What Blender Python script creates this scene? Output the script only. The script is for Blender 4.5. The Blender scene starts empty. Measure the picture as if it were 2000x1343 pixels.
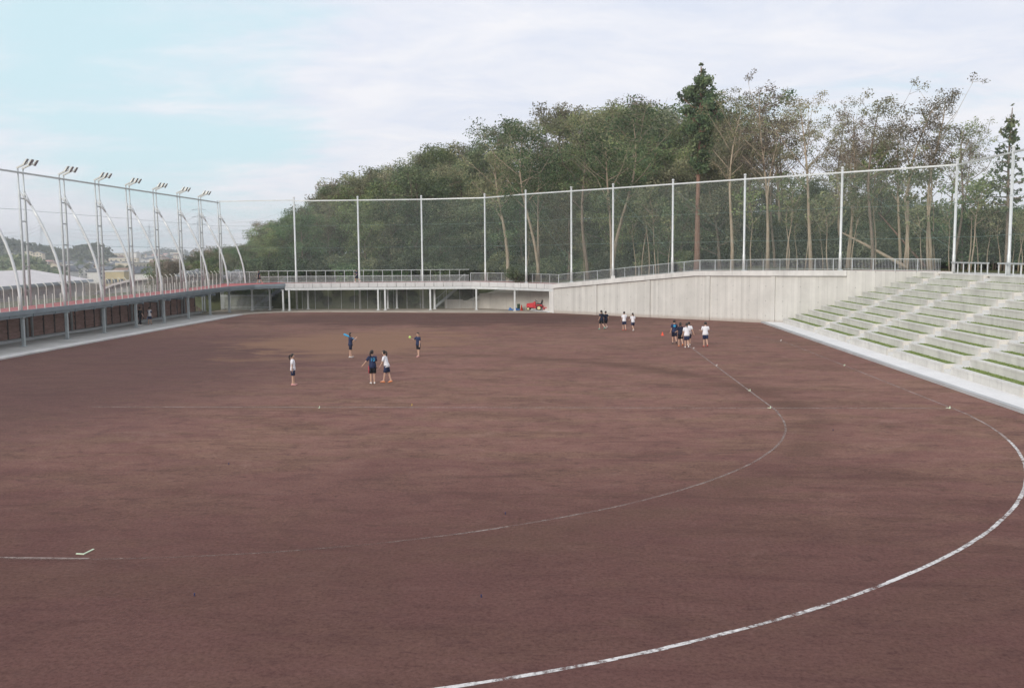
import bpy, bmesh, math, random
import numpy as np
from mathutils import Vector, Matrix
R = math.radians
D = bpy.data
sc = bpy.context.scene
COL = sc.collection

# ------------------------------------------------------------------ camera
CAM_H, FPX, YH, XV, ROLL = 6.8, 1809.5, 499.4, 1108.1, -0.008
TH = math.atan((671.5 - YH) / FPX)
YA = math.atan((XV - 1000) / FPX * math.cos(TH))
cr = Vector((math.cos(YA), math.sin(YA), 0))
cu = Vector((-math.sin(YA) * math.sin(TH), math.cos(YA) * math.sin(TH), math.cos(TH)))
cf = Vector((-math.sin(YA) * math.cos(TH), math.cos(YA) * math.cos(TH), -math.sin(TH)))
ax = cr * math.cos(ROLL) + cu * math.sin(ROLL)
ay = -cr * math.sin(ROLL) + cu * math.cos(ROLL)
cam = D.cameras.new('camera')
cam.sensor_width = 36
cam.lens = 36 * FPX / 2000
cam.clip_start, cam.clip_end = 0.1, 9000
camo = D.objects.new('camera', cam)
COL.objects.link(camo)
m = Matrix.Identity(4)
for i in range(3):
    m[i][0], m[i][1], m[i][2] = ax[i], ay[i], -cf[i]
m[2][3] = CAM_H
camo.matrix_world = m
sc.camera = camo

def ray(x, y):
    d = ax * ((x - 1000) / FPX) - ay * ((y - 671.5) / FPX) + cf
    return d
def onz(x, y, z=0.0):
    d = ray(x, y); t = (z - CAM_H) / d.z
    return Vector((d.x * t, d.y * t, z))
def onY(x, y, Y):
    d = ray(x, y); t = Y / d.y
    return Vector((d.x * t, Y, CAM_H + d.z * t))

# ------------------------------------------------------------------ sky, sun, exposure
SUN_EL, SUN_AZ = 23, 215         # azimuth clockwise from +Y: behind the camera, to the left
w = D.worlds.new('World'); sc.world = w; w.use_nodes = True
nt = w.node_tree; N = nt.nodes; L = nt.links
N.clear()
out = N.new('ShaderNodeOutputWorld'); bg = N.new('ShaderNodeBackground')
sky = N.new('ShaderNodeTexSky'); sky.sky_type = 'NISHITA'; sky.sun_disc = False
sky.sun_elevation = R(SUN_EL); sky.sun_rotation = R(SUN_AZ); sky.air_density = 1.0; sky.dust_density = 1.5
tc = N.new('ShaderNodeTexCoord'); sep = N.new('ShaderNodeSeparateXYZ')
L.new(tc.outputs['Generated'], sep.inputs[0])
def wm(op, a, b=None, c=None):
    n = N.new('ShaderNodeMath'); n.operation = op
    for i, v in enumerate((a, b, c)):
        if v is None: continue
        if isinstance(v, (int, float)): n.inputs[i].default_value = v
        else: L.new(v, n.inputs[i])
    return n.outputs[0]
zz = wm('ADD', wm('MAXIMUM', sep.outputs[2], 0.0), 0.13)
cx = wm('DIVIDE', sep.outputs[0], zz); cy = wm('DIVIDE', sep.outputs[1], zz)
comb = N.new('ShaderNodeCombineXYZ'); L.new(cx, comb.inputs[0]); L.new(cy, comb.inputs[1])
def wnoise(scale, detail, rough, off, dist=0.4):
    mp = N.new('ShaderNodeMapping'); mp.inputs['Location'].default_value = off
    mp.inputs['Scale'].default_value = (1.0, 1.35, 1); L.new(comb.outputs[0], mp.inputs[0])
    n = N.new('ShaderNodeTexNoise'); n.inputs['Scale'].default_value = scale
    n.inputs['Detail'].default_value = detail; n.inputs['Roughness'].default_value = rough
    n.inputs['Distortion'].default_value = dist
    L.new(mp.outputs[0], n.inputs['Vector']); return n.outputs[0]
c1 = wnoise(0.55, 7, 0.6, (3.1, 1.7, 0)); c2 = wnoise(1.9, 6, 0.62, (8.3, 4.4, 0))
# a wide break in the cloud high on the left of the view
bd = (ray(330, 70)).normalized()
dot = N.new('ShaderNodeVectorMath'); dot.operation = 'DOT_PRODUCT'
L.new(tc.outputs['Generated'], dot.inputs[0]); dot.inputs[1].default_value = bd
hole = N.new('ShaderNodeMapRange'); hole.interpolation_type = 'SMOOTHSTEP'
hole.inputs['From Min'].default_value = 0.966; hole.inputs['From Max'].default_value = 0.999
L.new(dot.outputs['Value'], hole.inputs['Value'])
cl = wm('SUBTRACT', wm('ADD', c1, wm('MULTIPLY', wm('SUBTRACT', c2, 0.5), 0.35)), wm('MULTIPLY', hole.outputs[0], 0.32))
cov = N.new('ShaderNodeMapRange'); cov.interpolation_type = 'SMOOTHSTEP'
cov.inputs['From Min'].default_value = 0.10; cov.inputs['From Max'].default_value = 0.42
L.new(cl, cov.inputs['Value'])
# cloud body: lavender grey undersides, white tops, a pinkish band low down
crp = N.new('ShaderNodeValToRGB'); L.new(c2, crp.inputs[0])
crp.color_ramp.elements[0].position = 0.34; crp.color_ramp.elements[0].color = (0.71, 0.76, 0.875, 1)
crp.color_ramp.elements[1].position = 0.68; crp.color_ramp.elements[1].color = (0.87, 0.875, 0.92, 1)
low = N.new('ShaderNodeMapRange'); L.new(sep.outputs[2], low.inputs['Value'])
low.inputs['From Min'].default_value = 0.0; low.inputs['From Max'].default_value = 0.17
low.inputs['To Min'].default_value = 0.8; low.inputs['To Max'].default_value = 0.0
mixp = N.new('ShaderNodeMix'); mixp.data_type = 'RGBA'
L.new(low.outputs[0], mixp.inputs['Factor']); L.new(crp.outputs[0], mixp.inputs['A'])
mixp.inputs['B'].default_value = (0.86, 0.87, 0.91, 1)
SKYS = 0.12
csc = N.new('ShaderNodeVectorMath'); csc.operation = 'SCALE'; csc.inputs['Scale'].default_value = 1 / SKYS
L.new(mixp.outputs['Result'], csc.inputs[0])
# thin high veil brightens the clear blue too
veil = N.new('ShaderNodeMix'); veil.data_type = 'RGBA'; veil.inputs['Factor'].default_value = 0.88
L.new(sky.outputs[0], veil.inputs['A'])
veil.inputs['B'].default_value = (0.645 / SKYS, 0.845 / SKYS, 0.91 / SKYS, 1)
mixc = N.new('ShaderNodeMix'); mixc.data_type = 'RGBA'
L.new(cov.outputs[0], mixc.inputs['Factor']); L.new(veil.outputs['Result'], mixc.inputs['A']); L.new(csc.outputs[0], mixc.inputs['B'])
L.new(mixc.outputs['Result'], bg.inputs[0]); bg.inputs[1].default_value = SKYS
L.new(bg.outputs[0], out.inputs[0])

sun = D.lights.new('sun', 'SUN'); sun.energy = 2.1; sun.angle = R(24); sun.color = (1.0, 0.93, 0.84)
suno = D.objects.new('sun', sun); COL.objects.link(suno)
sd = Vector((math.sin(R(SUN_AZ)) * math.cos(R(SUN_EL)), math.cos(R(SUN_AZ)) * math.cos(R(SUN_EL)), math.sin(R(SUN_EL))))
suno.rotation_euler = (-sd).to_track_quat('-Z', 'Y').to_euler()
suno.location = (0, 0, 60)
sc.view_settings.view_transform = 'Standard'
sc.view_settings.look = 'None'
sc.view_settings.exposure = 0.12
sc.view_settings.gamma = 1.0
sc.cycles.transparent_max_bounces = 16
sc.cycles.max_bounces = 6
sc.cycles.use_denoising = True
sc.cycles.volume_bounces = 0

# ------------------------------------------------------------------ helpers
ORG = {}
class MB:
    def __init__(s): s.v = []; s.f = []; s.m = []; s.cm = 0
    def quad(s, a, b, c, d):
        n = len(s.v); s.v += [tuple(a), tuple(b), tuple(c), tuple(d)]; s.f.append((n, n+1, n+2, n+3)); s.m.append(s.cm)
    def poly(s, pts):
        n = len(s.v); s.v += [tuple(p) for p in pts]; s.f.append(tuple(range(n, n+len(pts)))); s.m.append(s.cm)
    def box(s, x0, x1, y0, y1, z0, z1):
        n = len(s.v)
        s.v += [(x0,y0,z0),(x1,y0,z0),(x1,y1,z0),(x0,y1,z0),(x0,y0,z1),(x1,y0,z1),(x1,y1,z1),(x0,y1,z1)]
        s.f += [(n,n+3,n+2,n+1),(n+4,n+5,n+6,n+7),(n,n+1,n+5,n+4),(n+1,n+2,n+6,n+5),(n+2,n+3,n+7,n+6),(n+3,n,n+4,n+7)]
        s.m += [s.cm]*6
    def hexa(s, b, t):     # bottom 4 pts, top 4 pts (ccw)
        n = len(s.v); s.v += [tuple(p) for p in b] + [tuple(p) for p in t]
        s.f += [(n,n+3,n+2,n+1),(n+4,n+5,n+6,n+7),(n,n+1,n+5,n+4),(n+1,n+2,n+6,n+5),(n+2,n+3,n+7,n+6),(n+3,n,n+4,n+7)]
        s.m += [s.cm]*6
    def beam(s, a, b, w, h):   # rectangular bar from a to b, w wide sideways, h tall
        a, b = Vector(a), Vector(b); d = (b-a).normalized()
        up = Vector((0,0,1)) if abs(d.z) < 0.95 else Vector((1,0,0))
        sx = d.cross(up).normalized()*w/2; sy = sx.cross(d).normalized()*h/2
        s.hexa([a-sx-sy, a+sx-sy, b+sx-sy, b-sx-sy], [a-sx+sy, a+sx+sy, b+sx+sy, b-sx+sy])
    def tube(s, path, rad, n=8, cap=True):
        path = [Vector(p) for p in path]
        if isinstance(rad, (int, float)): rad = [rad]*len(path)
        rings = []; prev = None
        for i, p in enumerate(path):
            d = (path[min(i+1, len(path)-1)] - path[max(i-1, 0)]).normalized()
            if prev is None:
                ref = Vector((0,0,1)) if abs(d.z) < 0.9 else Vector((1,0,0)); u = d.cross(ref).normalized()
            else:
                u = (prev - d*prev.dot(d)).normalized()
            prev = u; vv = d.cross(u); k = len(s.v)
            for j in range(n):
                a = 2*math.pi*j/n; s.v.append(tuple(p + (u*math.cos(a) + vv*math.sin(a))*rad[i]))
            rings.append(k)
        for a, b in zip(rings, rings[1:]):
            for j in range(n):
                s.f.append((a+j, a+(j+1)%n, b+(j+1)%n, b+j)); s.m.append(s.cm)
        if cap:
            s.f.append(tuple(rings[0]+j for j in reversed(range(n)))); s.m.append(s.cm)
            s.f.append(tuple(rings[-1]+j for j in range(n))); s.m.append(s.cm)
    def loft(s, rings, cap=True):   # rings of equal length
        ks = []
        for r in rings:
            ks.append(len(s.v)); s.v += [tuple(p) for p in r]
        n = len(rings[0])
        for a, b in zip(ks, ks[1:]):
            for j in range(n):
                s.f.append((a+j, a+(j+1)%n, b+(j+1)%n, b+j)); s.m.append(s.cm)
        if cap:
            s.f.append(tuple(ks[0]+j for j in reversed(range(n)))); s.m.append(s.cm)
            s.f.append(tuple(ks[-1]+j for j in range(n))); s.m.append(s.cm)
    def lathe(s, c, prof, n=12, axis='z'):
        rings = []
        for r, h in prof:
            ring = []
            for j in range(n):
                a = 2*math.pi*j/n; x, y = r*math.cos(a), r*math.sin(a)
                p = (x, y, h) if axis == 'z' else ((h, x, y) if axis == 'x' else (y, h, x))
                ring.append((c[0]+p[0], c[1]+p[1], c[2]+p[2]))
            rings.append(ring)
        s.loft(rings)
    def mesh(s, name, mats, smooth=False, org=(0,0,0)):
        me = D.meshes.new(name)
        o = org; v = [(p[0]-o[0], p[1]-o[1], p[2]-o[2]) for p in s.v]
        me.from_pydata(v, [], s.f)
        for q in (mats if isinstance(mats, (list, tuple)) else [mats]): me.materials.append(q)
        if max(s.m, default=0) > 0: me.polygons.foreach_set('material_index', s.m)
        if smooth: me.polygons.foreach_set('use_smooth', [True]*len(me.polygons))
        me.update(); return me
    def build(s, name, mats, parent=None, smooth=False, org=None):
        o = org if org is not None else (ORG.get(parent.name, (0,0,0)) if parent else (0,0,0))
        ob = D.objects.new(name, s.mesh(name, mats, smooth, o)); COL.objects.link(ob)
        if parent: ob.parent = parent
        elif org is not None: ob.location = org
        ORG[ob.name] = o
        return ob

def tag(o, label=None, cat=None, group=None, kind=None):
    if label: o['label'] = label
    if cat: o['category'] = cat
    if group: o['group'] = group
    if kind: o['kind'] = kind
    return o
def thing(name, label, cat, loc=(0,0,0), group=None, rz=0.0, local=False):
    o = D.objects.new(name, None); COL.objects.link(o); o.location = loc; o.rotation_euler = (0,0,rz)
    o.empty_display_size = 0.3
    ORG[o.name] = (0,0,0) if local else tuple(loc)
    return tag(o, label, cat, group)
def struct(name, mb, mat, smooth=False, kind='structure'):
    o = mb.build(name, mat, None, smooth); o['kind'] = kind; return o
def copy_tree(o, parent=None):
    c = o.copy(); COL.objects.link(c)
    if parent: c.parent = parent
    for ch in list(o.children): copy_tree(ch, c)
    return c
ORDN = ['first','second','third','fourth','fifth','sixth','seventh','eighth','ninth','tenth','eleventh','twelfth','thirteenth','fourteenth','fifteenth']
def interp(x, xs, ys): return float(np.interp(x, xs, ys))
def smooth01(t): t = max(0.0, min(1.0, t)); return t*t*(3-2*t)

# ------------------------------------------------------------------ materials
class NT:
    def __init__(s, name, rough=0.8, spec=0.3, metal=0.0):
        s.m = D.materials.new(name); s.m.use_nodes = True
        s.t = s.m.node_tree; s.n = s.t.nodes; s.b = s.n['Principled BSDF']
        s.b.inputs['Roughness'].default_value = rough; s.b.inputs['Metallic'].default_value = metal
        s.b.inputs['Specular IOR Level'].default_value = spec
        s.tc = s.n.new('ShaderNodeTexCoord'); s.src = s.tc.outputs['Object']
    def link(s, a, b): s.t.links.new(a, b)
    def map(s, scale=(1,1,1), loc=(0,0,0), rot=(0,0,0), src=None):
        q = s.n.new('ShaderNodeMapping'); q.inputs['Scale'].default_value = scale
        q.inputs['Location'].default_value = loc; q.inputs['Rotation'].default_value = rot
        s.link(src or s.src, q.inputs[0]); return q.outputs[0]
    def noise(s, scale, detail=5, rough=0.6, vec=None, dist=0.0):
        q = s.n.new('ShaderNodeTexNoise'); q.inputs['Scale'].default_value = scale
        q.inputs['Detail'].default_value = detail; q.inputs['Roughness'].default_value = rough
        q.inputs['Distortion'].default_value = dist
        s.link(vec or s.src, q.inputs['Vector']); return q.outputs[0]
    def ramp(s, fac, stops):
        q = s.n.new('ShaderNodeValToRGB'); e = q.color_ramp.elements
        while len(e) < len(stops): e.new(0.5)
        for el, (p, c) in zip(e, stops): el.position = p; el.color = (*c, 1) if len(c) == 3 else c
        s.link(fac, q.inputs[0]); return q.outputs[0]
    def mix(s, fac, a, b, mode='MIX'):
        q = s.n.new('ShaderNodeMix'); q.data_type = 'RGBA'; q.blend_type = mode
        for nm, v in (('Factor', fac), ('A', a), ('B', b)):
            if isinstance(v, (int, float)): q.inputs[nm].default_value = v
            elif isinstance(v, tuple): q.inputs[nm].default_value = (*v, 1)
            else: s.link(v, q.inputs[nm])
        return q.outputs['Result']
    def math(s, op, a, b=0.0):
        q = s.n.new('ShaderNodeMath'); q.operation = op
        for i, v in enumerate((a, b)):
            if isinstance(v, (int, float)): q.inputs[i].default_value = v
            else: s.link(v, q.inputs[i])
        return q.outputs[0]
    def range(s, v, a, b, c=0.0, d=1.0):
        q = s.n.new('ShaderNodeMapRange'); q.interpolation_type = 'SMOOTHSTEP'; s.link(v, q.inputs['Value'])
        for nm, x in (('From Min', a), ('From Max', b), ('To Min', c), ('To Max', d)): q.inputs[nm].default_value = x
        return q.outputs[0]
    def color(s, c):
        if isinstance(c, tuple): s.b.inputs['Base Color'].default_value = (*c, 1)
        else: s.link(c, s.b.inputs['Base Color'])
        return s
    def bump(s, h, strength=0.3, dist=0.02):
        q = s.n.new('ShaderNodeBump'); q.inputs['Strength'].default_value = strength; q.inputs['Distance'].default_value = dist
        s.link(h, q.inputs['Height']); s.link(q.outputs[0], s.b.inputs['Normal'])

def vary(name, c, rough=0.7, spec=0.3, metal=0.0, scale=2.0, amt=0.18, obj_amt=0.0):
    t = NT(name, rough, spec, metal)
    f = t.noise(scale, 6, 0.65)
    lo = tuple(max(0, q*(1-amt)) for q in c); hi = tuple(min(1, q*(1+amt)) for q in c)
    col = t.ramp(f, [(0.3, lo), (0.7, hi)])
    if obj_amt:
        oi = t.n.new('ShaderNodeObjectInfo')
        k = t.range(oi.outputs['Random'], 0, 1, 1-obj_amt, 1+obj_amt)
        hsv = t.n.new('ShaderNodeHueSaturation'); t.link(col, hsv.inputs['Color']); t.link(k, hsv.inputs['Value']); col = hsv.outputs[0]
    t.color(col); return t.m

# playing field dirt
def field_mat():
    t = NT('field_dirt', 0.95, 0.04)
    big = t.noise(0.055, 5, 0.6, t.map((1, 1, 1), (3, 9, 0)), 0.8)
    mid = t.noise(0.28, 6, 0.65, t.map((0.55, 1.2, 1), (0, 0, 0), (0, 0, 0.5)), 0.6)
    streak = t.noise(0.5, 5, 0.6, t.map((0.22, 1.6, 1), (5, 2, 0), (0, 0, -0.12)), 0.3)
    fine = t.noise(2.6, 8, 0.72, t.map((0.6, 1, 1)))
    grain = t.noise(11, 5, 0.8)
    blot = t.noise(0.75, 6, 0.7, t.map((0.8, 1.1, 1), (4, 11, 0), (0, 0, 0.9)), 1.0)
    scuff = t.noise(4.5, 7, 0.75, t.map((0.5, 1.1, 1), (7, 3, 0)), 0.5)
    mott = t.noise(0.85, 7, 0.68, t.map((0.7, 1.25, 1), (1, 6, 0), (0, 0, 0.6)), 0.7)
    hue = t.noise(0.34, 5, 0.6, t.map((0.6, 1.3, 1), (9, 1, 0), (0, 0, 0.55)), 0.9)
    c = t.ramp(t.math('ADD', t.math('MULTIPLY', big, 0.45), t.math('MULTIPLY', mott, 0.55)), [(0.34, (0.152, 0.079, 0.067)), (0.47, (0.202, 0.109, 0.091)), (0.58, (0.227, 0.128, 0.103)), (0.68, (0.255, 0.155, 0.119))])
    c = t.mix(t.range(hue, 0.42, 0.62, 0, 0.62), c, t.ramp(mott, [(0.36, (0.145, 0.094, 0.065)), (0.64, (0.233, 0.146, 0.101))]))
    c = t.mix(t.range(streak, 0.52, 0.7, 0, 0.36), c, (0.270, 0.158, 0.121))
    c = t.mix(t.range(mid, 0.5, 0.66, 0, 0.55), c, (0.141, 0.081, 0.064))
    c = t.mix(t.math('MULTIPLY', t.range(fine, 0.53, 0.66, 0, 0.75), t.range(mid, 0.4, 0.58, 0.25, 1)), c, (0.101, 0.061, 0.050))
    c = t.mix(t.math('MULTIPLY', t.range(scuff, 0.54, 0.66, 0, 0.85), t.range(hue, 0.38, 0.58, 0.2, 1)), c, (0.081, 0.051, 0.044))
    c = t.mix(t.range(scuff, 0.33, 0.45, 0.4, 0), c, (0.297, 0.179, 0.139))
    drag = t.noise(0.45, 6, 0.7, t.map((0.35, 2.2, 1), (2, 8, 0), (0, 0, -0.75)), 0.8)
    c = t.mix(t.range(drag, 0.55, 0.68, 0, 0.6), c, (0.108, 0.064, 0.053))
    c = t.mix(t.range(blot, 0.52, 0.66, 0, 0.42), c, (0.100, 0.062, 0.055))
    c = t.mix(t.range(blot, 0.33, 0.44, 0.4, 0), c, (0.265, 0.165, 0.135))
    # damp dark soil along the walkway side, dry sandy drift and trampled lane
    sp = t.n.new('ShaderNodeSeparateXYZ'); t.link(t.src, sp.inputs[0])
    wob = t.math('MULTIPLY', t.math('SUBTRACT', mid, 0.5), 26.0)
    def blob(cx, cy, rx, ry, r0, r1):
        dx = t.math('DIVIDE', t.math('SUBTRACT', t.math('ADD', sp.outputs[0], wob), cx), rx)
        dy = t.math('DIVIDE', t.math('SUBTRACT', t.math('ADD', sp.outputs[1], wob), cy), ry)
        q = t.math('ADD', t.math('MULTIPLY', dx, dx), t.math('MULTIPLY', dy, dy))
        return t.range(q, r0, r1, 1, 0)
    c = t.mix(t.math('MULTIPLY', blob(-32, 54, 19, 36, 0.1, 1.3), 0.70), c, (0.082, 0.049, 0.047))
    c = t.mix(t.math('MULTIPLY', blob(-14, 101, 30, 13, 0.15, 1.2), 0.70), c, (0.084, 0.050, 0.044))
    c = t.mix(t.math('MULTIPLY', blob(-17, 73, 9.5, 13, 0.25, 1.1), 0.75), c, (0.229, 0.138, 0.091))
    c = t.mix(t.math('MULTIPLY', blob(-4, 6, 46, 27, 0.15, 1.25), 0.70), c, (0.086, 0.044, 0.041))  # lens vignette darkening towards the camera, painted into the soil colour
    dx = t.math('SUBTRACT', sp.outputs[0], -12.2); dy = t.math('SUBTRACT', sp.outputs[1], 41.2)
    rr = t.math('SQRT', t.math('ADD', t.math('MULTIPLY', dx, dx), t.math('MULTIPLY', dy, dy)))
    lane = t.math('SUBTRACT', rr, t.math('ADD', 22.3, t.math('MULTIPLY', t.math('SUBTRACT', fine, 0.5), 2.0)))
    lane = t.range(t.math('ABSOLUTE', lane), 0.1, 1.6, 1, 0)
    lane = t.math('MULTIPLY', lane, t.math('MULTIPLY', t.range(mid, 0.34, 0.6, 0.1, 0.8), t.range(sp.outputs[0], -14.0, 2.0, 0.35, 0.95)))
    c = t.mix(lane, c, (0.118, 0.070, 0.054))
    c = t.mix(0.9, c, t.ramp(grain, [(0.32, (0.70, 0.68, 0.68)), (0.5, (1.09, 1.07, 1.07)), (0.68, (1.36, 1.35, 1.33))]), 'MULTIPLY')
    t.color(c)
    t.bump(t.math('ADD', fine, t.math('MULTIPLY', grain, 0.4)), 0.5, 0.03)
    return t.m
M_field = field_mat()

def line_mat(name, thr, softness=0.08, col=(0.72, 0.70, 0.68)):
    t = NT(name, 0.9, 0.1)
    f = t.noise(1.1, 8, 0.75); g = t.noise(9, 4, 0.7)
    t.color(t.ramp(g, [(0.3, tuple(q*0.82 for q in col)), (0.7, col)]))
    a = t.math('ADD', t.math('MULTIPLY', f, 0.65), t.math('MULTIPLY', g, 0.35))
    t.link(t.range(a, thr-softness, thr+softness, 0, 1), t.b.inputs['Alpha'])
    return t.m
M_line_strong = line_mat('chalk_line', 0.475, 0.09)
M_line_mid = line_mat('chalk_line_worn', 0.52, 0.17, (0.37, 0.305, 0.275))
M_line_weak = line_mat('chalk_line_faint', 0.46, 0.17, (0.38, 0.31, 0.28))
M_line_trace = line_mat('chalk_line_trace', 0.53, 0.15, (0.26, 0.19, 0.165))

def concrete(name, c, boards=False, amt=0.16, streaks=True):
    t = NT(name, 0.85, 0.25)
    a = t.noise(0.55, 6, 0.65); b = t.noise(5, 6, 0.7)
    lo = tuple(q*(1-amt) for q in c); hi = tuple(min(1, q*(1+amt*0.6)) for q in c)
    col = t.ramp(a, [(0.3, lo), (0.65, hi)])
    col = t.mix(t.range(b, 0.5, 0.8, 0, 0.35), col, tuple(q*0.8 for q in c))
    if streaks:
        s1 = t.noise(1.0, 5, 0.7, t.map((2.4, 2.4, 0.12)))
        col = t.mix(t.range(s1, 0.5, 0.7, 0, 0.6), col, tuple(q*0.74 for q in c))
    if boards:
        sp = t.n.new('ShaderNodeSeparateXYZ'); t.link(t.src, sp.inputs[0])
        # board marks run up the face; measured along the wall
        u = t.math('SUBTRACT', t.math('MULTIPLY', sp.outputs[0], 0.774), t.math('MULTIPLY', sp.outputs[1], 0.633))
        cell = t.math('FLOOR', t.math('DIVIDE', u, 0.3))
        wn = t.n.new('ShaderNodeTexWhiteNoise'); wn.noise_dimensions = '1D'; t.link(cell, wn.inputs['W'])
        col = t.mix(0.42, col, t.ramp(wn.outputs['Value'], [(0, tuple(q*0.78 for q in c)), (1, tuple(min(1, q*1.08) for q in c))]))
        fr = t.math('FRACT', t.math('DIVIDE', u, 0.9))
        edge = t.range(fr, 0.0, 0.05, 1, 0)
        col = t.mix(t.math('MULTIPLY', edge, t.range(s1, 0.35, 0.6, 0.15, 0.8)), col, tuple(q*0.55 for q in c))
        foot = t.math('MULTIPLY', t.range(t.math('ADD', sp.outputs[2], t.math('MULTIPLY', b, 0.5)), 0.3, 0.75, 0.7, 0), 1.0)
        col = t.mix(foot, col, (c[0]*0.62, c[1]*0.52, c[2]*0.46))
        # tie holes
        fu = t.math('SUBTRACT', t.math('FRACT', t.math('DIVIDE', u, 1.8)), 0.5); fz = t.math('SUBTRACT', t.math('FRACT', t.math('DIVIDE', sp.outputs[2], 1.45)), 0.5)
        dd = t.math('ADD', t.math('MULTIPLY', t.math('MULTIPLY', fu, fu), 3.24), t.math('MULTIPLY', t.math('MULTIPLY', fz, fz), 2.1))
        col = t.mix(t.range(dd, 0.001, 0.004, 0.7, 0), col, tuple(q*0.4 for q in c))
    t.color(col); t.bump(b, 0.25, 0.01); return t.m
M_wall = concrete('board_marked_concrete', (0.60, 0.588, 0.55), True)
M_coping = concrete('coping_concrete', (0.63, 0.62, 0.59))
M_apron = concrete('pale_new_concrete', (0.74, 0.735, 0.72), False, 0.07, False)
M_curb = concrete('grey_kerb_concrete', (0.45, 0.46, 0.46), False, 0.12, False)
M_terrace = concrete('terrace_concrete', (0.625, 0.615, 0.575), False, 0.18, True)
M_terrace_end = concrete('terrace_end_concrete', (0.62, 0.595, 0.54), False, 0.12)
M_stair = concrete('white_stair_concrete', (0.63, 0.63, 0.605), False, 0.12, False)
M_strip = concrete('strip_concrete', (0.44, 0.43, 0.40), False, 0.22, False)
M_stripl = concrete('strip_kerb', (0.55, 0.54, 0.52), False, 0.18, False)
M_sand = vary('sandy_ground', (0.40, 0.35, 0.29), 0.95, 0.1, 0, 0.6, 0.22)
M_back = concrete('plain_precast', (0.52, 0.495, 0.45), False, 0.14)
M_steel = vary('galvanised_steel', (0.50, 0.53, 0.53), 0.45, 0.5, 0.35, 3.0, 0.12)
M_steelw = vary('bright_galvanised', (0.64, 0.66, 0.65), 0.4, 0.5, 0.25, 2.0, 0.10)
M_steeld = vary('blue_grey_steel', (0.25, 0.295, 0.32), 0.5, 0.4, 0.2, 1.0, 0.12)
M_steelb = vary('grey_green_steel', (0.40, 0.44, 0.44), 0.5, 0.4, 0.2, 1.0, 0.12)
M_post = vary('cream_post', (0.66, 0.66, 0.60), 0.5, 0.4, 0, 3, 0.08)
M_fascia = concrete('fascia_panel', (0.60, 0.595, 0.585), False, 0.10)
M_track = vary('red_rubber_track', (0.46, 0.155, 0.155), 0.9, 0.15, 0, 3, 0.14)
M_trackp = vary('pale_pink_track', (0.50, 0.335, 0.315), 0.9, 0.15, 0, 3, 0.14)
M_net = vary('net_cord', (0.44, 0.54, 0.47), 0.8, 0.2)
M_rope = vary('net_rope', (0.20, 0.28, 0.25), 0.8, 0.2)
M_wire = vary('mesh_wire', (0.52, 0.53, 0.50), 0.6, 0.3)
M_dark = vary('dark_metal', (0.06, 0.06, 0.06), 0.5, 0.4)
M_pile = vary('rusty_pile', (0.13, 0.105, 0.095), .8, .2)
M_lampc = vary('lamp_housing', (0.46, 0.47, 0.44), 0.4, 0.5, 0.2)
M_lampg = vary('lamp_glass', (0.30, 0.30, 0.33), 0.15, 0.6)

def lag_mat():
    t = NT('timber_lagging', 0.9, 0.15)
    a = t.noise(1.2, 7, 0.7, t.map((1, 0.5, 4))); b = t.noise(9, 6, 0.7, t.map((1, 0.3, 3)))
    c = t.ramp(a, [(0.3, (0.27, 0.175, 0.15)), (0.55, (0.42, 0.275, 0.235)), (0.75, (0.52, 0.345, 0.30))])
    c = t.mix(t.range(b, 0.5, 0.7, 0, 0.6), c, (0.055, 0.038, 0.033))
    t.color(c); t.bump(b, 0.6, 0.03); return t.m
M_lag = lag_mat()

def grass_mat(name, a, b):
    t = NT(name, 0.9, 0.1)
    f = t.noise(3.0, 6, 0.7); g = t.noise(40, 3, 0.7)
    c = t.mix(0.4, t.ramp(f, [(0.3, a), (0.7, b)]), t.ramp(g, [(0.3, tuple(q*0.6 for q in a)), (0.7, tuple(min(1, q*1.3) for q in b))]))
    t.color(c); t.bump(g, 0.8, 0.04); return t.m
M_turf = grass_mat('terrace_turf', (0.160, 0.235, 0.070), (0.275, 0.325, 0.120))
M_hill = grass_mat('forest_floor', (0.060, 0.058, 0.030), (0.125, 0.100, 0.060))
M_bank = grass_mat('weedy_bank', (0.075, 0.098, 0.045), (0.170, 0.170, 0.085))

def leaf_mat(name, lo, mid, hi, objv=0.36, trans=0.36):
    t = NT(name, 0.75, 0.2)
    g = t.n.new('ShaderNodeNewGeometry'); oi = t.n.new('ShaderNodeObjectInfo')
    c = t.ramp(g.outputs['Random Per Island'], [(0.05, lo), (0.5, mid), (0.95, hi)])
    hs = t.n.new('ShaderNodeHueSaturation'); t.link(c, hs.inputs['Color'])
    cl = t.noise(0.33, 3, 0.6); cl2 = t.noise(0.42, 3, 0.6, t.map((1, 1, 1), (7, 3, 5)))
    v = t.math('MULTIPLY', t.range(oi.outputs['Random'], 0, 1, 1-objv, 1+objv), t.range(cl, 0.36, 0.64, 0.72, 1.3))
    t.link(v, hs.inputs['Value'])
    wn = t.n.new('ShaderNodeTexWhiteNoise'); wn.noise_dimensions = '1D'; t.link(t.math('MULTIPLY', oi.outputs['Random'], 917.0), wn.inputs['W'])
    t.link(t.math('ADD', t.range(wn.outputs['Value'], 0, 1, -0.028, 0.03), t.range(cl2, 0.36, 0.64, 0.478, 0.522)), hs.inputs['Hue'])
    t.link(t.range(wn.outputs['Value'], 0, 1, 0.85, 1.2), hs.inputs['Saturation'])
    t.color(hs.outputs[0])
    tr = t.n.new('ShaderNodeBsdfTranslucent'); t.link(hs.outputs[0], tr.inputs['Color'])
    mx = t.n.new('ShaderNodeMixShader'); mx.inputs[0].default_value = trans
    t.link(t.b.outputs[0], mx.inputs[1]); t.link(tr.outputs[0], mx.inputs[2])
    t.link(mx.outputs[0], t.n['Material Output'].inputs['Surface'])
    return t.m
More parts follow.
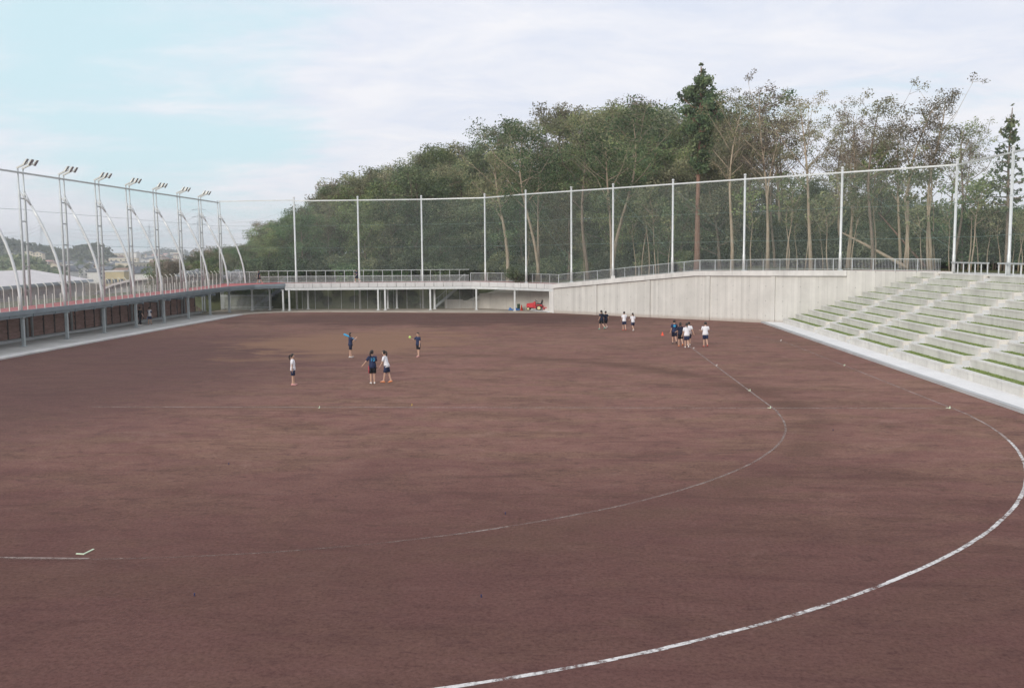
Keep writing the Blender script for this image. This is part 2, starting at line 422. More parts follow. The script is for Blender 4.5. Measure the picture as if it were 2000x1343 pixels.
M_leaf = {
 'green': leaf_mat('leaf_green', (0.090, 0.124, 0.068), (0.158, 0.204, 0.110), (0.255, 0.292, 0.158)),
 'olive': leaf_mat('leaf_olive', (0.124, 0.146, 0.074), (0.212, 0.236, 0.120), (0.315, 0.320, 0.170)),
 'brown': leaf_mat('leaf_brown', (0.130, 0.118, 0.080), (0.225, 0.200, 0.138), (0.320, 0.280, 0.195)),
 'conif': leaf_mat('leaf_conifer', (0.070, 0.112, 0.058), (0.120, 0.178, 0.086), (0.185, 0.235, 0.115), 0.1),
 'shrub': leaf_mat('leaf_shrub', (0.090, 0.128, 0.072), (0.152, 0.198, 0.108), (0.245, 0.280, 0.145)),
 'pale': leaf_mat('leaf_pale', (0.50, 0.53, 0.58), (0.66, 0.68, 0.72), (0.78, 0.79, 0.82), 0.1)}
def bark_mat(name, a, b):
    t = NT(name, 0.9, 0.15)
    f = t.noise(1.5, 6, 0.7, t.map((3, 3, 0.7)))
    t.color(t.ramp(f, [(0.3, a), (0.7, b)])); t.bump(f, 0.5, 0.03); return t.m
M_bark = bark_mat('bark_grey_brown', (0.12, 0.095, 0.072), (0.26, 0.21, 0.165))
M_barkl = bark_mat('bark_pale', (0.24, 0.19, 0.135), (0.46, 0.38, 0.28))
M_barkr = bark_mat('bark_red_brown', (0.15, 0.085, 0.06), (0.28, 0.17, 0.125))

# ------------------------------------------------------------------ site outline
# field-side edge of the raised walkway and wall (x, y, z of its top), and its outer edge
FR = [(-42.3,30,2.85),(-42.3,60,2.85),(-42.3,76,2.9),(-42.3,108,3.2),(-41.6,112,3.3),(-39.5,115.3,3.42),(-36,116.9,3.5),(-12,116.9,3.55),(-8.5,115.4,3.5),(-1.6,110.05,3.42),(13.33,97.8,5.08),(25.9,87.5,5.2),(32.0,82.4,5.14)]
RE = [(-45.8,30),(-45.8,60),(-45.8,76),(-45.8,108),(-45.8,114),(-45.8,120.7),(-38,120.7),(-10.5,120.7),(-6.2,118.3),(0.6,112.8),(15.5,100.5),(28.1,90.2),(34.3,85.1)]
def wallY(x):   # field face of the oblique wall
    return float(np.interp(x, [-1.6, 13.33, 25.9, 32.0, 40], [110.05, 97.8, 87.5, 82.4, 75.7]))
# --- terrain fan outwards from the site
HH_T = [-0.9, -0.45, -0.36, -0.28, -0.2, -0.1, 0.0, 0.1, 0.2, 0.3, 0.4, 0.6, 2.0]
HH_V = [-4, -3.5, -0.5, 2.2, 5.0, 8.0, 10.0, 8.5, 4.0, 1.5, 0.6, 0.3, 0]
def valley(r): return -9.5 + 16.5*smooth01((r-350)/1600)
def site_dist(x, y):
    # signed distance outward from the outer edge
    best = 1e9; zb = 0
    p = Vector((x, y))
    ring = OUT
    for a, b in zip(ring, ring[1:]):
        A, B = Vector(a[:2]), Vector(b[:2]); d = B-A
        t = max(0, min(1, (p-A).dot(d)/d.length_squared)); q = A+d*t; dist = (p-q).length
        if dist < best: best = dist; zb = a[2]+(b[2]-a[2])*t
    return best, zb
OUT = [(-45.9,-40,2.75),(-45.9,112,2.75),(-45.9,116,0.0),(-45.9,120.8,0.0),(-38,121.2,0.0),(-16,121.2,0.0),(-10.5,121.0,2.0),(-6.2,118.5,3.3),(0.6,112.9,3.5),(15.5,100.5,5.0),(28.1,90.2,5.1),(36.0,83.7,5.05),(36.0,-40,5.05)]
def ground_z(x, y):
    d, z0 = site_dist(x, y)
    t = x/max(y, 5.0) if y > 5 else 3.0
    r = math.hypot(x, y)
    wl = smooth01((-0.30 - t)/0.13) if y > 20 else (1.0 if x < 0 else 0.0)
    hh = interp(t, HH_T, HH_V)
    bank = 3.2*smooth01(d/5.0)*smooth01((3.3-z0)/3.3) if z0 < 3.3 else 0.0
    zh = z0 + bank + hh*smooth01(d/48.0) + 0.25*math.sin(x*0.7)*math.sin(y*0.6)*smooth01(d/8)
    zh -= 40*smooth01((d-90)/400)
    zl = z0 + bank*0.6 + (valley(r) - z0)*smooth01((d-5)/42.0)
    return zh*(1-wl) + zl*wl
def terrain():
    pts = []
    for a, b in zip(OUT, OUT[1:]):
        A, B = Vector(a[:2]), Vector(b[:2]); n = max(1, int((B-A).length/4))
        for k in range(n): pts.append(A+(B-A)*(k/n))
    pts.append(Vector(OUT[-1][:2]))
    # outward directions, smoothed along the outline
    dirs = []
    for i in range(len(pts)):
        d = (pts[min(i+1, len(pts)-1)]-pts[max(i-1, 0)]).normalized(); dirs.append(Vector((-d.y, d.x)))
    for _ in range(14):
        dirs = [dirs[0]]+[((dirs[i-1]+dirs[i]*1.0+dirs[i+1])/3).normalized() for i in range(1, len(dirs)-1)]+[dirs[-1]]
    ds = [0,1,2,3.5,5,7,10,14,18,23,28,34,40,48,56,66,80,100,130,170,220,300,400,550,750,1000,1400,2000,2800]
    mb = MB(); nrow = len(ds)
    for p, q in zip(pts, dirs):
        for d in ds:
            P = p+q*d; z = ground_z(P.x, P.y)
            mb.v.append((P.x, P.y, z))
    for i in range(len(pts)-1):
        for j in range(nrow-1):
            a = i*nrow+j; mb.f.append((a, a+nrow, a+nrow+1, a+1)); mb.m.append(0 if ds[j] > 7 else 1)
    struct('terrain', mb, [M_hill, M_bank], True)
terrain()
mb = MB(); mb.poly([(-45.9,-40,-0.06),(40,-40,-0.06),(40,75,-0.06),(-1,111,-0.06),(-6,118.4,-0.06),(-10.5,121.2,-0.06),(-45.9,121.2,-0.06)])
struct('ground', mb, M_sand)
# ------------------------------------------------------------------ field and chalk lines
FX0, FX1 = -38.6, 19.2
bound = [(FX0,-20),(FX1,-20),(FX1,93.0)]+[(x, wallY(x)-0.02) for x in (13.33, 6, -1.6)]+[(-11,110.9),(-22,112.6),(-31,113.6),(-35.5,113.2),(-37.6,111.6),(-38.6,108.5)]
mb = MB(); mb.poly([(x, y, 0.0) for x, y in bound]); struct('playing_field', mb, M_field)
TX, TY0, TY1, RI, RO = -12.2, 41.2, 72.4, 21.3, 29.05
def arc_line(name, cx, cy, r, a0, a1, wdt, mat, z=0.004, seed=1):
    mb = MB(); n = max(8, int(abs(a1-a0)*r/0.5)); rnd = random.Random(seed); off = 0
    for i in range(n):
        t0, t1 = a0+(a1-a0)*i/n, a0+(a1-a0)*(i+1)/n
        off += rnd.uniform(-.012, .012); off *= .9
        w0 = wdt*rnd.uniform(.85, 1.1)
        P = lambda t, rr: (cx+math.cos(t)*rr, cy+math.sin(t)*rr, z)
        mb.quad(P(t0, r-w0/2+off), P(t0, r+w0/2+off), P(t1, r+w0/2+off), P(t1, r-w0/2+off))
    return struct(name, mb, mat)
def seg_line(name, a, b, wdt, mat, z=0.004):
    a, b = Vector((*a, z)), Vector((*b, z)); d = (b-a).normalized(); s = Vector((-d.y, d.x, 0))*wdt/2
    mb = MB(); n = max(2, int((b-a).length/1.0))
    for i in range(n):
        p, q = a+(b-a)*(i/n), a+(b-a)*((i+1)/n); mb.quad(p-s, p+s, q+s, q-s)
    return struct(name, mb, mat)
arc_line('outer_lane_line', TX, TY0, RO, R(-95), R(-14), 0.105, M_line_strong, 0.004, 3)
arc_line('outer_lane_line', TX, TY0, RO, R(-14), R(-4), 0.10, M_line_weak, 0.004, 5)
seg_line('outer_lane_line', (TX+RO, TY0+13), (TX+RO, TY1), 0.10, M_line_mid)
seg_line('outer_lane_line', (TX+RO, TY0-2), (TX+RO, TY0+13), 0.08, M_line_weak)
arc_line('outer_lane_line', TX, TY1-4, RO, R(8), R(60), 0.10, M_line_mid, 0.004, 6)
arc_line('outer_lane_line', TX, TY1-4, RO, R(60), R(95), 0.09, M_line_weak, 0.004, 6)
arc_line('inner_lane_line', TX, TY0, RI, R(-66), R(-2), 0.085, M_line_mid, 0.004, 7)
arc_line('inner_lane_line', TX, TY0, RI, R(-104), R(-66), 0.08, M_line_trace, 0.004, 7)
seg_line('inner_lane_line', (TX+RI, TY0-1), (TX+RI, TY1-2), 0.08, M_line_weak)
seg_line('cross_line', (-22, TY0), (TX+RO, TY0), 0.11, M_line_weak)
seg_line('cross_line', (7, TY1+.1), (TX+RO, TY1+.1), 0.09, M_line_mid)
seg_line('inner_lane_line', (-20, 20.0), (-10.9, 20.0), 0.08, M_line_weak)
# left strip and far strip
mb = MB(); mb.box(-39.7, -38.6, -20, 108.4, -0.05, 0.10)
mb2 = MB()
pl = [(-38.6,108.4),(-37.6,111.6),(-35.5,113.2),(-31,113.6),(-22,112.6),(-11,110.9),(-1.7,110.0)]
pr = [(-39.7,108.4),(-38.6,112.4),(-36.0,114.1),(-31,114.3),(-22,113.1),(-11,111.3),(-1.8,110.3)]
struct('edge_strip', mb, M_stripl)
for i in range(len(pl)-1):
    a, b, c, d = pl[i], pl[i+1], pr[i+1], pr[i]
    mb2.hexa([(*a,-.05),(*b,-.05),(*c,-.05),(*d,-.05)], [(*a,.07),(*b,.07),(*c,.07),(*d,.07)])
struct('edge_strip', mb2, M_sand)
mb = MB(); mb.box(-45.85, -39.7, -20, 108.4, -0.05, 0.05); struct('pavement', mb, M_strip)
mb = MB(); mb.poly([(-37,114.2,.02),(-31,114.4,.02),(-22,113.2,.02),(-11,111.4,.02),(-2,110.4,.02),(-2.5,112.5,.02),(-8,117.5,.02),(-11,120.2,.02),(-31,120.3,.02)]); struct('pavement', mb, M_sand)

# ------------------------------------------------------------------ concrete wall along the far right side
wx = [-1.6, 3.3, 8.9, 14.6, 20.0, 25.9, 32.0]
ua = Vector((0.774, -0.633, 0)); un = Vector((0.633, 0.774, 0))     # along and outward
def ftop(x): return interp(x, [p[0] for p in FR[9:]], [p[2] for p in FR[9:]])
cw = thing('retaining_wall', 'long pale board marked concrete wall with sloping coping behind the runners', 'wall', (13.3, 97.8, 0))
mb = MB(); xs = [-1.6, 2, 5.5, 9, 13.33, 17, 21, 25.9]
for a, b in zip(xs, xs[1:]):
    A, B = Vector((a, wallY(a), 0)), Vector((b, wallY(b), 0)); k = un*0.5
    za, zb = ftop(a)-0.5, ftop(b)-0.5
    mb.hexa([A-Vector((0,0,.1)), B-Vector((0,0,.1)), B+k-Vector((0,0,.1)), A+k-Vector((0,0,.1))], [A+Vector((0,0,za)), B+Vector((0,0,zb)), B+k+Vector((0,0,zb)), A+k+Vector((0,0,za))])
mb.build('wall_face', M_wall, cw)
mb = MB()
for a, b in zip(xs, xs[1:]):
    A, B = Vector((a, wallY(a), 0))-un*0.24, Vector((b, wallY(b), 0))-un*0.24; k = un*1.1
    za, zb = ftop(a), ftop(b); h = Vector((0,0,.5))
    A += Vector((0,0,za)); B += Vector((0,0,zb))
    mb.hexa([A-h, B-h, B+k-h, A+k-h], [A, B, B+k, A+k])
mb.build('coping', M_coping, cw)
for x in (3.3, 8.9, 14.6, 20.2):
    mb = MB(); A = Vector((x, wallY(x), 0)); z = ftop(x)-0.54
    p = [A-ua*.22-un*.13, A+ua*.22-un*.13, A+ua*.22+un*.02, A-ua*.22+un*.02]
    mb.hexa([q-Vector((0,0,.05)) for q in p], [q+Vector((0,0,z)) for q in p]); mb.build('pilaster', M_wall, cw)
mb = MB(); A = Vector((-1.6, wallY(-1.6), 0)); p = [A-ua*.55-un*.1, A+ua*.15-un*.1, A+ua*.15+un*.6, A-ua*.55+un*.6]
mb.hexa([q-Vector((0,0,.05)) for q in p], [q+Vector((0,0,3.40)) for q in p]); mb.build('end_pier', M_coping, cw)
mb = MB()
a, b = 25.9, 33.0
A, B = Vector((a, wallY(a), -.1))-un*.10, Vector((b, wallY(b), -.1))-un*.10; k = un*.6
mb.hexa([A, B, B+k, A+k], [A+Vector((0,0,5.30)), B+Vector((0,0,5.24)), B+k+Vector((0,0,5.24)), A+k+Vector((0,0,5.30))])
mb.build('end_wall', M_wall, cw)
# path on top of the wall
mb = MB()
for i in range(9, 12):
    f0, f1, r0, r1 = FR[i], FR[i+1], RE[i], RE[i+1]
    o = un*0.9
    mb.quad((f0[0]+o.x, f0[1]+o.y, f0[2]-.03), (f1[0]+o.x, f1[1]+o.y, f1[2]-.03), (r1[0]+.3, r1[1]+.4, f1[2]-.03), (r0[0]+.3, r0[1]+.4, f0[2]-.03))
struct('footpath', mb, M_trackp)
mb = MB(); mb.poly([(30.9,-20,5.02),(37,-20,5.02),(37,84,5.02),(34.3,86,5.02),(30.9,83.3,5.02)]); struct('promenade', mb, M_terrace)

# ------------------------------------------------------------------ terraced seating
mb = MB(); mb.poly([(19.45,-20,.15),(21.0,-20,.15),(21.0,91.4,.15),(19.45,92.7,.15)]); struct('apron', mb, M_apron)
mb = MB(); mb.box(19.2, 19.45, -20, 92.8, -.05, .152); struct('kerb', mb, M_curb)
ts = thing('terraced_seating', 'broad concrete terraces with turf strips and white stairs right of the field', 'terrace', (20.9, 55, 0.1))
NT_, X0, TR, RS, Z0 = 11, 20.9, 0.98, 0.45, 0.15
st = [78.9, 69.9, 60.9, 51.9, 42.9, 33.9, 24.9]; SW = 0.46
bays = [(st[0]+SW, None)] + [(st[i+1]+SW, st[i]-SW) for i in range(len(st)-1)]
for bi, (y0, y1) in enumerate(bays):
    mb = MB(); me_ = MB()
    for k in range(NT_):
        x = X0+TR*k; z = Z0+RS*(k+1); yy = y1 if y1 else wallY(x+TR)+0.0
        if yy - y0 < 0.6: continue
        zb = -0.05 if k == 0 else z-RS-0.25
        mb.box(x, x+0.30, y0+.28, yy, zb, z-.10)              # riser wall
        mb.box(x-.025, x+0.32, y0+.28, yy, z-.10, z)         # coping of the riser
        me_.box(x-.035, x+TR-.03, y0, y0+.28, zb, z+.012)       # cheek at the stair
        if k < NT_-1:
            g = MB(); ye = yy-.30 if y1 else yy-.1
            rnd = random.Random(bi*20+k); n = max(3, int((ye-y0-.62)/.12))
            g.box(x+.32, x+TR+.05, y0+.62, ye, z-.3, z-.02)
            # ragged blades along the strip
            for _ in range(n*6):
                px, py = rnd.uniform(x+.34, x+TR-.06), rnd.uniform(y0+.62, ye); a = rnd.uniform(0, 6.28); h = rnd.uniform(.03, .075)
                dx, dy = math.cos(a)*.05, math.sin(a)*.05
                g.poly([(px-dx, py-dy, z-.03), (px+dx, py+dy, z-.03), (px+dy*.6, py-dx*.6, z-.03+h)])
            g.build('grass_strip', M_turf, ts)
            mb.box(x+.32, x+TR+.05, y0+.28, y0+.62, z-.3, z-.01)
            if y1: mb.box(x+.32, x+TR+.05, ye, yy, z-.3, z-.01)
    mb.build('concrete_tier', M_terrace, ts); me_.build('stair_cheek', M_terrace_end, ts)
for y in st:
    mb = MB()
    for k in range(NT_*2):
        x = X0+TR/2*k-.02; z = Z0+RS/2*(k+1)
        mb.box(x, x+TR/2+.1, y-SW+.003, y+SW-.003, z-.5, z)
    mb.build('stair', M_stair, ts)

# ------------------------------------------------------------------ elevated walkway
ew = thing('elevated_walkway', 'raised steel walkway with red running surface around the left and far sides', 'walkway', (-42.3, 100, 0))
mb = MB(); tr = MB(); trp = MB()
for i in range(0, 9):
    f0, f1, r0, r1 = FR[i], FR[i+1], RE[i], RE[i+1]
    a, b, c, d = (f0[0],f0[1]), (f1[0],f1[1]), r1, r0
    mb.hexa([(*a,f0[2]-.22),(*b,f1[2]-.22),(*c,f1[2]-.22),(*d,f0[2]-.22)], [(*a,f0[2]),(*b,f1[2]),(*c,f1[2]),(*d,f0[2])])
    L_ = lambda p, q, t: (p[0]+(q[0]-p[0])*t, p[1]+(q[1]-p[1])*t)
    (tr if i < 6 else trp).quad((*L_(a,d,.03),f0[2]+.006),(*L_(b,c,.03),f1[2]+.006),(*L_(b,c,.95),f1[2]+.006),(*L_(a,d,.95),f0[2]+.006))
mb.build('deck', M_steelb, ew); tr.build('track_surface', M_track, ew); trp.build('track_surface', M_trackp, ew)
# edge beams: dark steel on the left, pale fascia with joints on the far side
mb = MB()
for i in range(0, 6):
    f0, f1 = Vector(FR[i]), Vector(FR[i+1]); d = (f1-f0).normalized(); nrm = Vector((d.y, -d.x, 0))*.10
    f0 = f0+nrm; f1 = f1+nrm
    mb.beam(f0-Vector((0,0,.16)), f1-Vector((0,0,.16)), .16, .34); mb.beam(f0-nrm*1.6-Vector((0,0,.45)), f1-nrm*1.6-Vector((0,0,.45)), .2, .22)
mb.build('edge_beam', M_steeld, ew)
mb = MB(); bm_ = MB()
for i in range(6, 9):
    f0, f1 = Vector(FR[i]), Vector(FR[i+1]); d = (f1-f0).normalized(); nrm = Vector((d.y, -d.x, 0)); ln = (f1-f0).length
    n = max(1, round(ln/1.2))
    for k in range(n):
        p, q = f0+(f1-f0)*(k/n)+nrm*.06+d*.025, f0+(f1-f0)*((k+1)/n)+nrm*.06-d*.025
        mb.beam(p-Vector((0,0,.26)), q-Vector((0,0,.26)), .08, .56)
    bm_.beam(f0-nrm*.02-Vector((0,0,.72)), f1-nrm*.02-Vector((0,0,.72)), .25, .30)
mb.build('fascia', M_fascia, ew); bm_.build('edge_beam', M_steelw, ew)
for y in np.arange(33, 112, 6.35/2): mb = MB(); mb.beam((-42.2, y, 2.45), (-45.8, y, 2.45), .15, .25); mb.build('joist', M_steeld, ew)
for x in np.arange(-36, -9, 3.0): mb = MB(); mb.beam((x, 116.9, 2.95), (x, 120.6, 2.95), .15, .3); mb.build('joist', M_steeld, ew)
def column(x, y, z1, w=.2, mat=M_steelb):
    mb = MB(); mb.box(x-w/2, x+w/2, y-w/2, y+w/2, -.05, z1); mb.box(x-w, x+w, y-w, y+w, .03, .10)
    mb.box(x-w*.9, x+w*.9, y-w*.9, y+w*.9, z1-.05, z1)
    mb.build('column', mat, ew)
CY = [63.35+6.35*k for k in range(-4, 9)]
for y in CY: column(-42.35, y, 2.34+.3*smooth01((y-76)/40), .22)
for x, y in [(-36.3,116.9),(-35.5,116.9),(-38.6,118.6),(-40.6,117.6),(-24.0,116.9),(-23.1,116.9),(-23.4,120.2),(-22.2,120.2),(-17.3,116.9),(-17.0,118.7),(-11.4,116.6),(-6.4,114.0),(-34.0,120.2)]:
    column(x, y, 2.72, .2, M_steelw)
# guard posts with wire infill on the field side (left run)
gp = thing('guard_fence', 'low fence of short cream posts with wire infill along the walkway edge', 'fence', (-42.3, 90, 2.9))
def deckz(y): return interp(y, [p[1] for p in FR[:5]], [p[2] for p in FR[:5]])
ys = np.arange(50, 112, 1.2)
for y in ys:
    mb = MB(); z = deckz(y); mb.box(-42.32, -42.26, y-.03, y+.03, z, z+1.1); mb.build('post', M_post, gp)
mb = MB()
for y in np.arange(50, 111.6, .14): z = deckz(y); mb.quad((-42.29,y,z+.05),(-42.29,y+.016,z+.05),(-42.29,y+.016,z+1.05),(-42.29,y,z+1.05))
for h in np.arange(.08, 1.06, .14):
    for a, b in zip(ys, ys[1:]): mb.quad((-42.29,a,deckz(a)+h),(-42.29,b,deckz(b)+h),(-42.29,b,deckz(b)+h+.016),(-42.29,a,deckz(a)+h+.016))
mb.build('wire_infill', M_wire, gp)
# outer fence with tops bent outward
of = thing('outer_fence', 'tall pale fence with outward bent post tops on the outer walkway side', 'fence', (-45.8, 90, 2.9))
ys = np.arange(48, 120.7, 1.25)
for y in ys:
    mb = MB(); z = deckz(y)
    mb.tube([(-45.82,y,z),(-45.82,y,z+1.45),(-45.86,y,z+1.58),(-45.97,y,z+1.72),(-46.12,y,z+1.82)], .034, 6); mb.build('post', M_post, of)
mb = MB()
for y in np.arange(48, 120.6, .075): z = deckz(y); mb.quad((-45.85,y,z+.05),(-45.85,y+.02,z+.05),(-45.85,y+.02,z+1.5),(-45.85,y,z+1.5))
for h in np.arange(.06, 1.5, .10):
    for a, b in zip(ys, ys[1:]): mb.quad((-45.85,a,deckz(a)+h),(-45.85,b,deckz(b)+h),(-45.85,b,deckz(b)+h+.018),(-45.85,a,deckz(a)+h+.018))
mb.build('wire_infill', M_wire, of)
# tall back fence on the far deck and the lower railings
def railing(name, label, cat, path, h, bars=.12, mid=None, post_gap=1.9, th=.02, mat=M_steel, rows=None):
    o = thing(name, label, cat, path[0])
    bal = MB(); rl = MB()
    for a, b in zip(path, path[1:]):
        a, b = Vector(a), Vector(b); ln = (b-a).length; n = max(1, round(ln/post_gap)); up = Vector((0,0,1))
        for k in range(n+1):
            if k == n and b is not None and tuple(b) != tuple(path[-1]): continue
            p = a+(b-a)*(k/n); m_ = MB(); m_.beam(p, p+up*h, .06, .06); m_.build('post', mat, o)
        rl.beam(a+up*h, b+up*h, .05, .06); rl.beam(a+up*.1, b+up*.1, .04, .04)
        if mid: rl.beam(a+up*mid, b+up*mid, .05, .06)
        nb = int(ln/bars); top = (mid or h)
        d = (b-a)/ln*th/2
        for k in range(nb):
            p = a+(b-a)*((k+.5)/nb); bal.quad(p-d+up*.1, p+d+up*.1, p+d+up*top, p-d+up*top)
        if rows:
            hh = top+rows
            while hh < h: rl.beam(a+up*hh, b+up*hh, .018, .018); hh += rows
    rl.build('rail', mat, o); bal.build('balusters', mat, o); return o
railing('back_fence', 'tall grey barred fence with an upper rail behind the far walkway', 'fence', [(-40.5,120.45,3.5),(-12.7,120.45,3.52)], 1.55, .13, .82, 1.28, .03)
railing('corner_fence', 'grey wire fence at the outer corner of the walkway beside the bent posts', 'fence', [(-45.7,120.6,3.4),(-40.6,120.6,3.48)], 1.5, .12, None, 1.3, .025)
rp = [(-12.5,120.4,3.52),(-10.3,120.3,3.52),(-6.4,117.9,3.5)]
rq = [Vector((p[0], p[1], p[2]))+un*1.0 for p in FR[9:]]
rp += [tuple(rq[0]), tuple(rq[1]), tuple(rq[2]), (32.6, 83.2, 5.1)]
railing('guard_railing', 'long grey barred railing following the ramp above the concrete wall', 'railing', rp, 1.1, .13, None, 1.9, .024)
for i, (ya, yb, lab) in enumerate([(75.3, 82.0, 'short open grey rail frame on the terrace top beside the end of the railing'), (64.0, 73.4, 'open grey rail frame on the terrace top at the right edge of the photo')]):
    o = thing('rail_frame', lab, 'railing', (33.1, ya, 5.02), 'rail frames on top of the terraces')
    rl = MB(); rl.beam((33.1, ya-.1, 5.92), (33.1, yb+.1, 5.92), .16, .12); rl.build('rail', M_steel, o)
    n = round((yb-ya)/1.2)
    for k in range(n+1):
        y = ya+(yb-ya)*k/n; m_ = MB(); m_.beam((33.1,y,5.0),(33.1,y,5.87),.07,.07); m_.build('post', M_steelw, o)
# stairs beyond the far deck
def stair(label, x0, x1, y, z0, z1, wdt, mat, rails=True):
    o = thing('steel_stair', label, 'stairs', (x0, y, z0)); n = int((z1-z0)/.18)
    for s_ in (-1, 1):
        m_ = MB(); m_.beam((x0, y+s_*wdt/2, z0), (x1, y+s_*wdt/2, z1), .06, .30); m_.build('stringer', mat, o)
        m_ = MB(); m_.beam((x0, y+s_*wdt/2, z0+1), (x1, y+s_*wdt/2, z1+1), .05, .05)
        for k in range(7):
            t = k/6; m_.beam((x0+(x1-x0)*t, y+s_*wdt/2, z0+(z1-z0)*t), (x0+(x1-x0)*t, y+s_*wdt/2, z0+(z1-z0)*t+1), .04, .04)
        m_.build('handrail', mat, o)
    m_ = MB()
    for k in range(n):
        t = (k+.5)/n; x = x0+(x1-x0)*t; z = z0+(z1-z0)*t; m_.box(x-.13, x+.13, y-wdt/2+.03, y+wdt/2-.03, z-.03, z+.03)
    m_.build('treads', mat, o)
stair('dark steel stair rising under the walkway corner at the far left', -42.0, -37.0, 121.9, 0.0, 3.4, 1.3, M_steeld)
stair('pale steel stair with handrails rising behind the far walkway', -17.5, -13.4, 121.7, 0.0, 3.45, 1.2, M_steelb)
o = thing('picket_fence', 'blue grey picket fence under the walkway corner next to the timber wall', 'fence', (-45, 119.5, 0))
m_ = MB()
for x in np.arange(-45.4, -38.6, .16): m_.box(x-.03, x+.03, 119.46, 119.5, .1, 2.05)
m_.build('pickets', M_steel, o)
m_ = MB(); m_.box(-45.5,-38.5,119.505,119.55,.3,.38); m_.box(-45.5,-38.5,119.505,119.55,1.8,1.88); m_.build('rail', M_steel, o)
o = thing('mesh_fence', 'low wire fence with thin posts behind the far walkway columns', 'fence', (-30, 120.9, 0))
for x in np.arange(-35, -11, 1.75):
    m_ = MB(); m_.tube([(x,120.95,0),(x,120.95,2.6)], .03, 6); m_.build('post', M_steelw, o)
m_ = MB()
for x in np.arange(-35, -11.5, .12): m_.quad((x,120.95,.05),(x+.012,120.95,.05),(x+.012,120.95,2.55),(x,120.95,2.55))
for z in np.arange(.1, 2.6, .12): m_.quad((-35,120.96,z),(-11.5,120.96,z),(-11.5,120.96,z+.012),(-35,120.96,z+.012))
m_.build('wire_mesh', M_wire, o)
# concrete back wall under the far deck
o = thing('back_wall', 'plain grey concrete wall under the far walkway behind the red tractor', 'wall', (-6, 120, 0))
m_ = MB(); m_.hexa([(-11.4,120.75,-.05),(-6.2,118.0,-.05),(-6.2,118.4,-.05),(-11.4,121.1,-.05)], [(-11.4,120.75,1.95),(-6.2,118.0,2.2),(-6.2,118.4,2.2),(-11.4,121.1,1.95)])
m_.hexa([(-6.195,118.0,-.05),(-1.0,112.9,-.05),(-1.0,113.3,-.05),(-6.195,118.4,-.05)], [(-6.195,118.0,2.6),(-1.0,112.9,2.75),(-1.0,113.3,2.75),(-6.195,118.4,2.6)])
m_.build('tall_panel', M_back, o)
m_ = MB(); m_.box(-16.0, -13.6, 121.0, 121.3, -.05, 1.15); m_.box(-13.59, -11.41, 120.97, 121.3, -.05, 1.0); m_.build('low_panel', M_back, o)
# timber lagging wall under the left walkway
o = thing('timber_wall', 'dark brown timber lagging wall with steel piles under the left walkway', 'wall', (-45.9, 90, 0))
m_ = MB(); rnd = random.Random(4)
pl_y = list(np.arange(40, 113, 1.75))
for a, b in zip(pl_y, pl_y[1:]):
    z = .05
    while z < 2.7:
        h = rnd.uniform(.18, .24); e = rnd.uniform(-.03, .03); m_.box(-46.1, -45.84+e, a+.02, b-.02, z, min(z+h-.012, 2.75)); z += h
m_.build('lagging', M_lag, o)
for y in pl_y:
    m_ = MB(); m_.box(-45.86, -45.76, y-.055, y+.055, 0, 2.55); m_.build('pile', M_pile, o)
m_ = MB(); m_.box(-45.72, -45.2, 40, 112.5, 0, .28); m_.build('footing', M_curb, o)

# ------------------------------------------------------------------ floodlight towers with curved braces
TX_ = -45.62
def tower(lamps=True):
    t = thing('floodlight_tower' if lamps else 'corner_mast', 'x', 'floodlight tower' if lamps else 'mast', (0,0,0), local=True)
    top = 14.45 if lamps else 14.3
    for s_ in (-.375, .375):
        m_ = MB(); m_.tube([(0,s_,0),(0,s_,8),(0,s_,12.5),(-.03,s_,12.6),(-.03,s_,top)], [.11,.105,.095,.07,.065], 8); m_.build('mast_leg', M_steel, t, True)
    for z in (2.2, 4.2, 6.2, 8.1, 10.0, 11.9):
        m_ = MB(); m_.beam((0,-.375,z), (0,.375,z), .07, .1); m_.build('rung', M_steel, t)
    m_ = MB()
    pts = [(.1,0,12.35),(.45,0,11.85),(.75,0,11.3),(1.25,0,10.35),(1.75,0,9.3),(2.25,0,8.15),(2.65,0,7.0),(2.95,0,5.8),(3.12,0,4.6),(3.2,0,3.6),(3.22,0,2.9)]
    m_.tube(pts[2:], [.09]+[.118]*8, 8)
    for s_ in (-.375, .375): m_.tube([(0,s_,12.45),(.35,s_*.6,11.95),(.75,0,11.3)], .07, 6)
    m_.build('curved_brace', M_steelw, t, True)
    if lamps:
        for s_ in (-.375, .375):
            a = MB(); a.beam((-.1,s_,14.40), (.85,s_,14.82), .12, .13); ao = a.build('lamp_arm', M_lampc, t)
            for dx, dz in ((.72, 14.85), (1.12, 14.80)):
                lm = MB(); ax_ = Vector((.42, 0, .62)).normalized(); nx = Vector((.62, 0, -.42)); c = Vector((dx, s_, dz+.08))
                sy = Vector((0, .2, 0))
                lm.hexa([c-ax_*.24-sy*.7-nx*.09, c+ax_*.24-sy*.7-nx*.05, c+ax_*.24+sy*.7-nx*.05, c-ax_*.24+sy*.7-nx*.09], [c-ax_*.28-sy*.85+nx*.08, c+ax_*.28-sy*.85+nx*.08, c+ax_*.28+sy*.85+nx*.08, c-ax_*.28+sy*.85+nx*.08])
                lo = lm.build('lamp', M_lampc, t)
                g = MB(); o_ = nx*.084; g.quad(c-ax_*.25-sy*.75+o_, c-ax_*.25+sy*.75+o_, c+ax_*.25+sy*.75+o_, c+ax_*.25-sy*.75+o_); gl = g.build('lens', M_lampg, lo)
    return t
proto = tower(True)
tlab = ['floodlight tower outside the left edge whose curved brace shows at the left edge', 'nearest and tallest looking floodlight tower at the left of the photo'] + [f'{ORDN[k]} floodlight tower from the left along the raised walkway' for k in range(1, 6)] + ['farthest floodlight tower, just left of the plain corner mast']
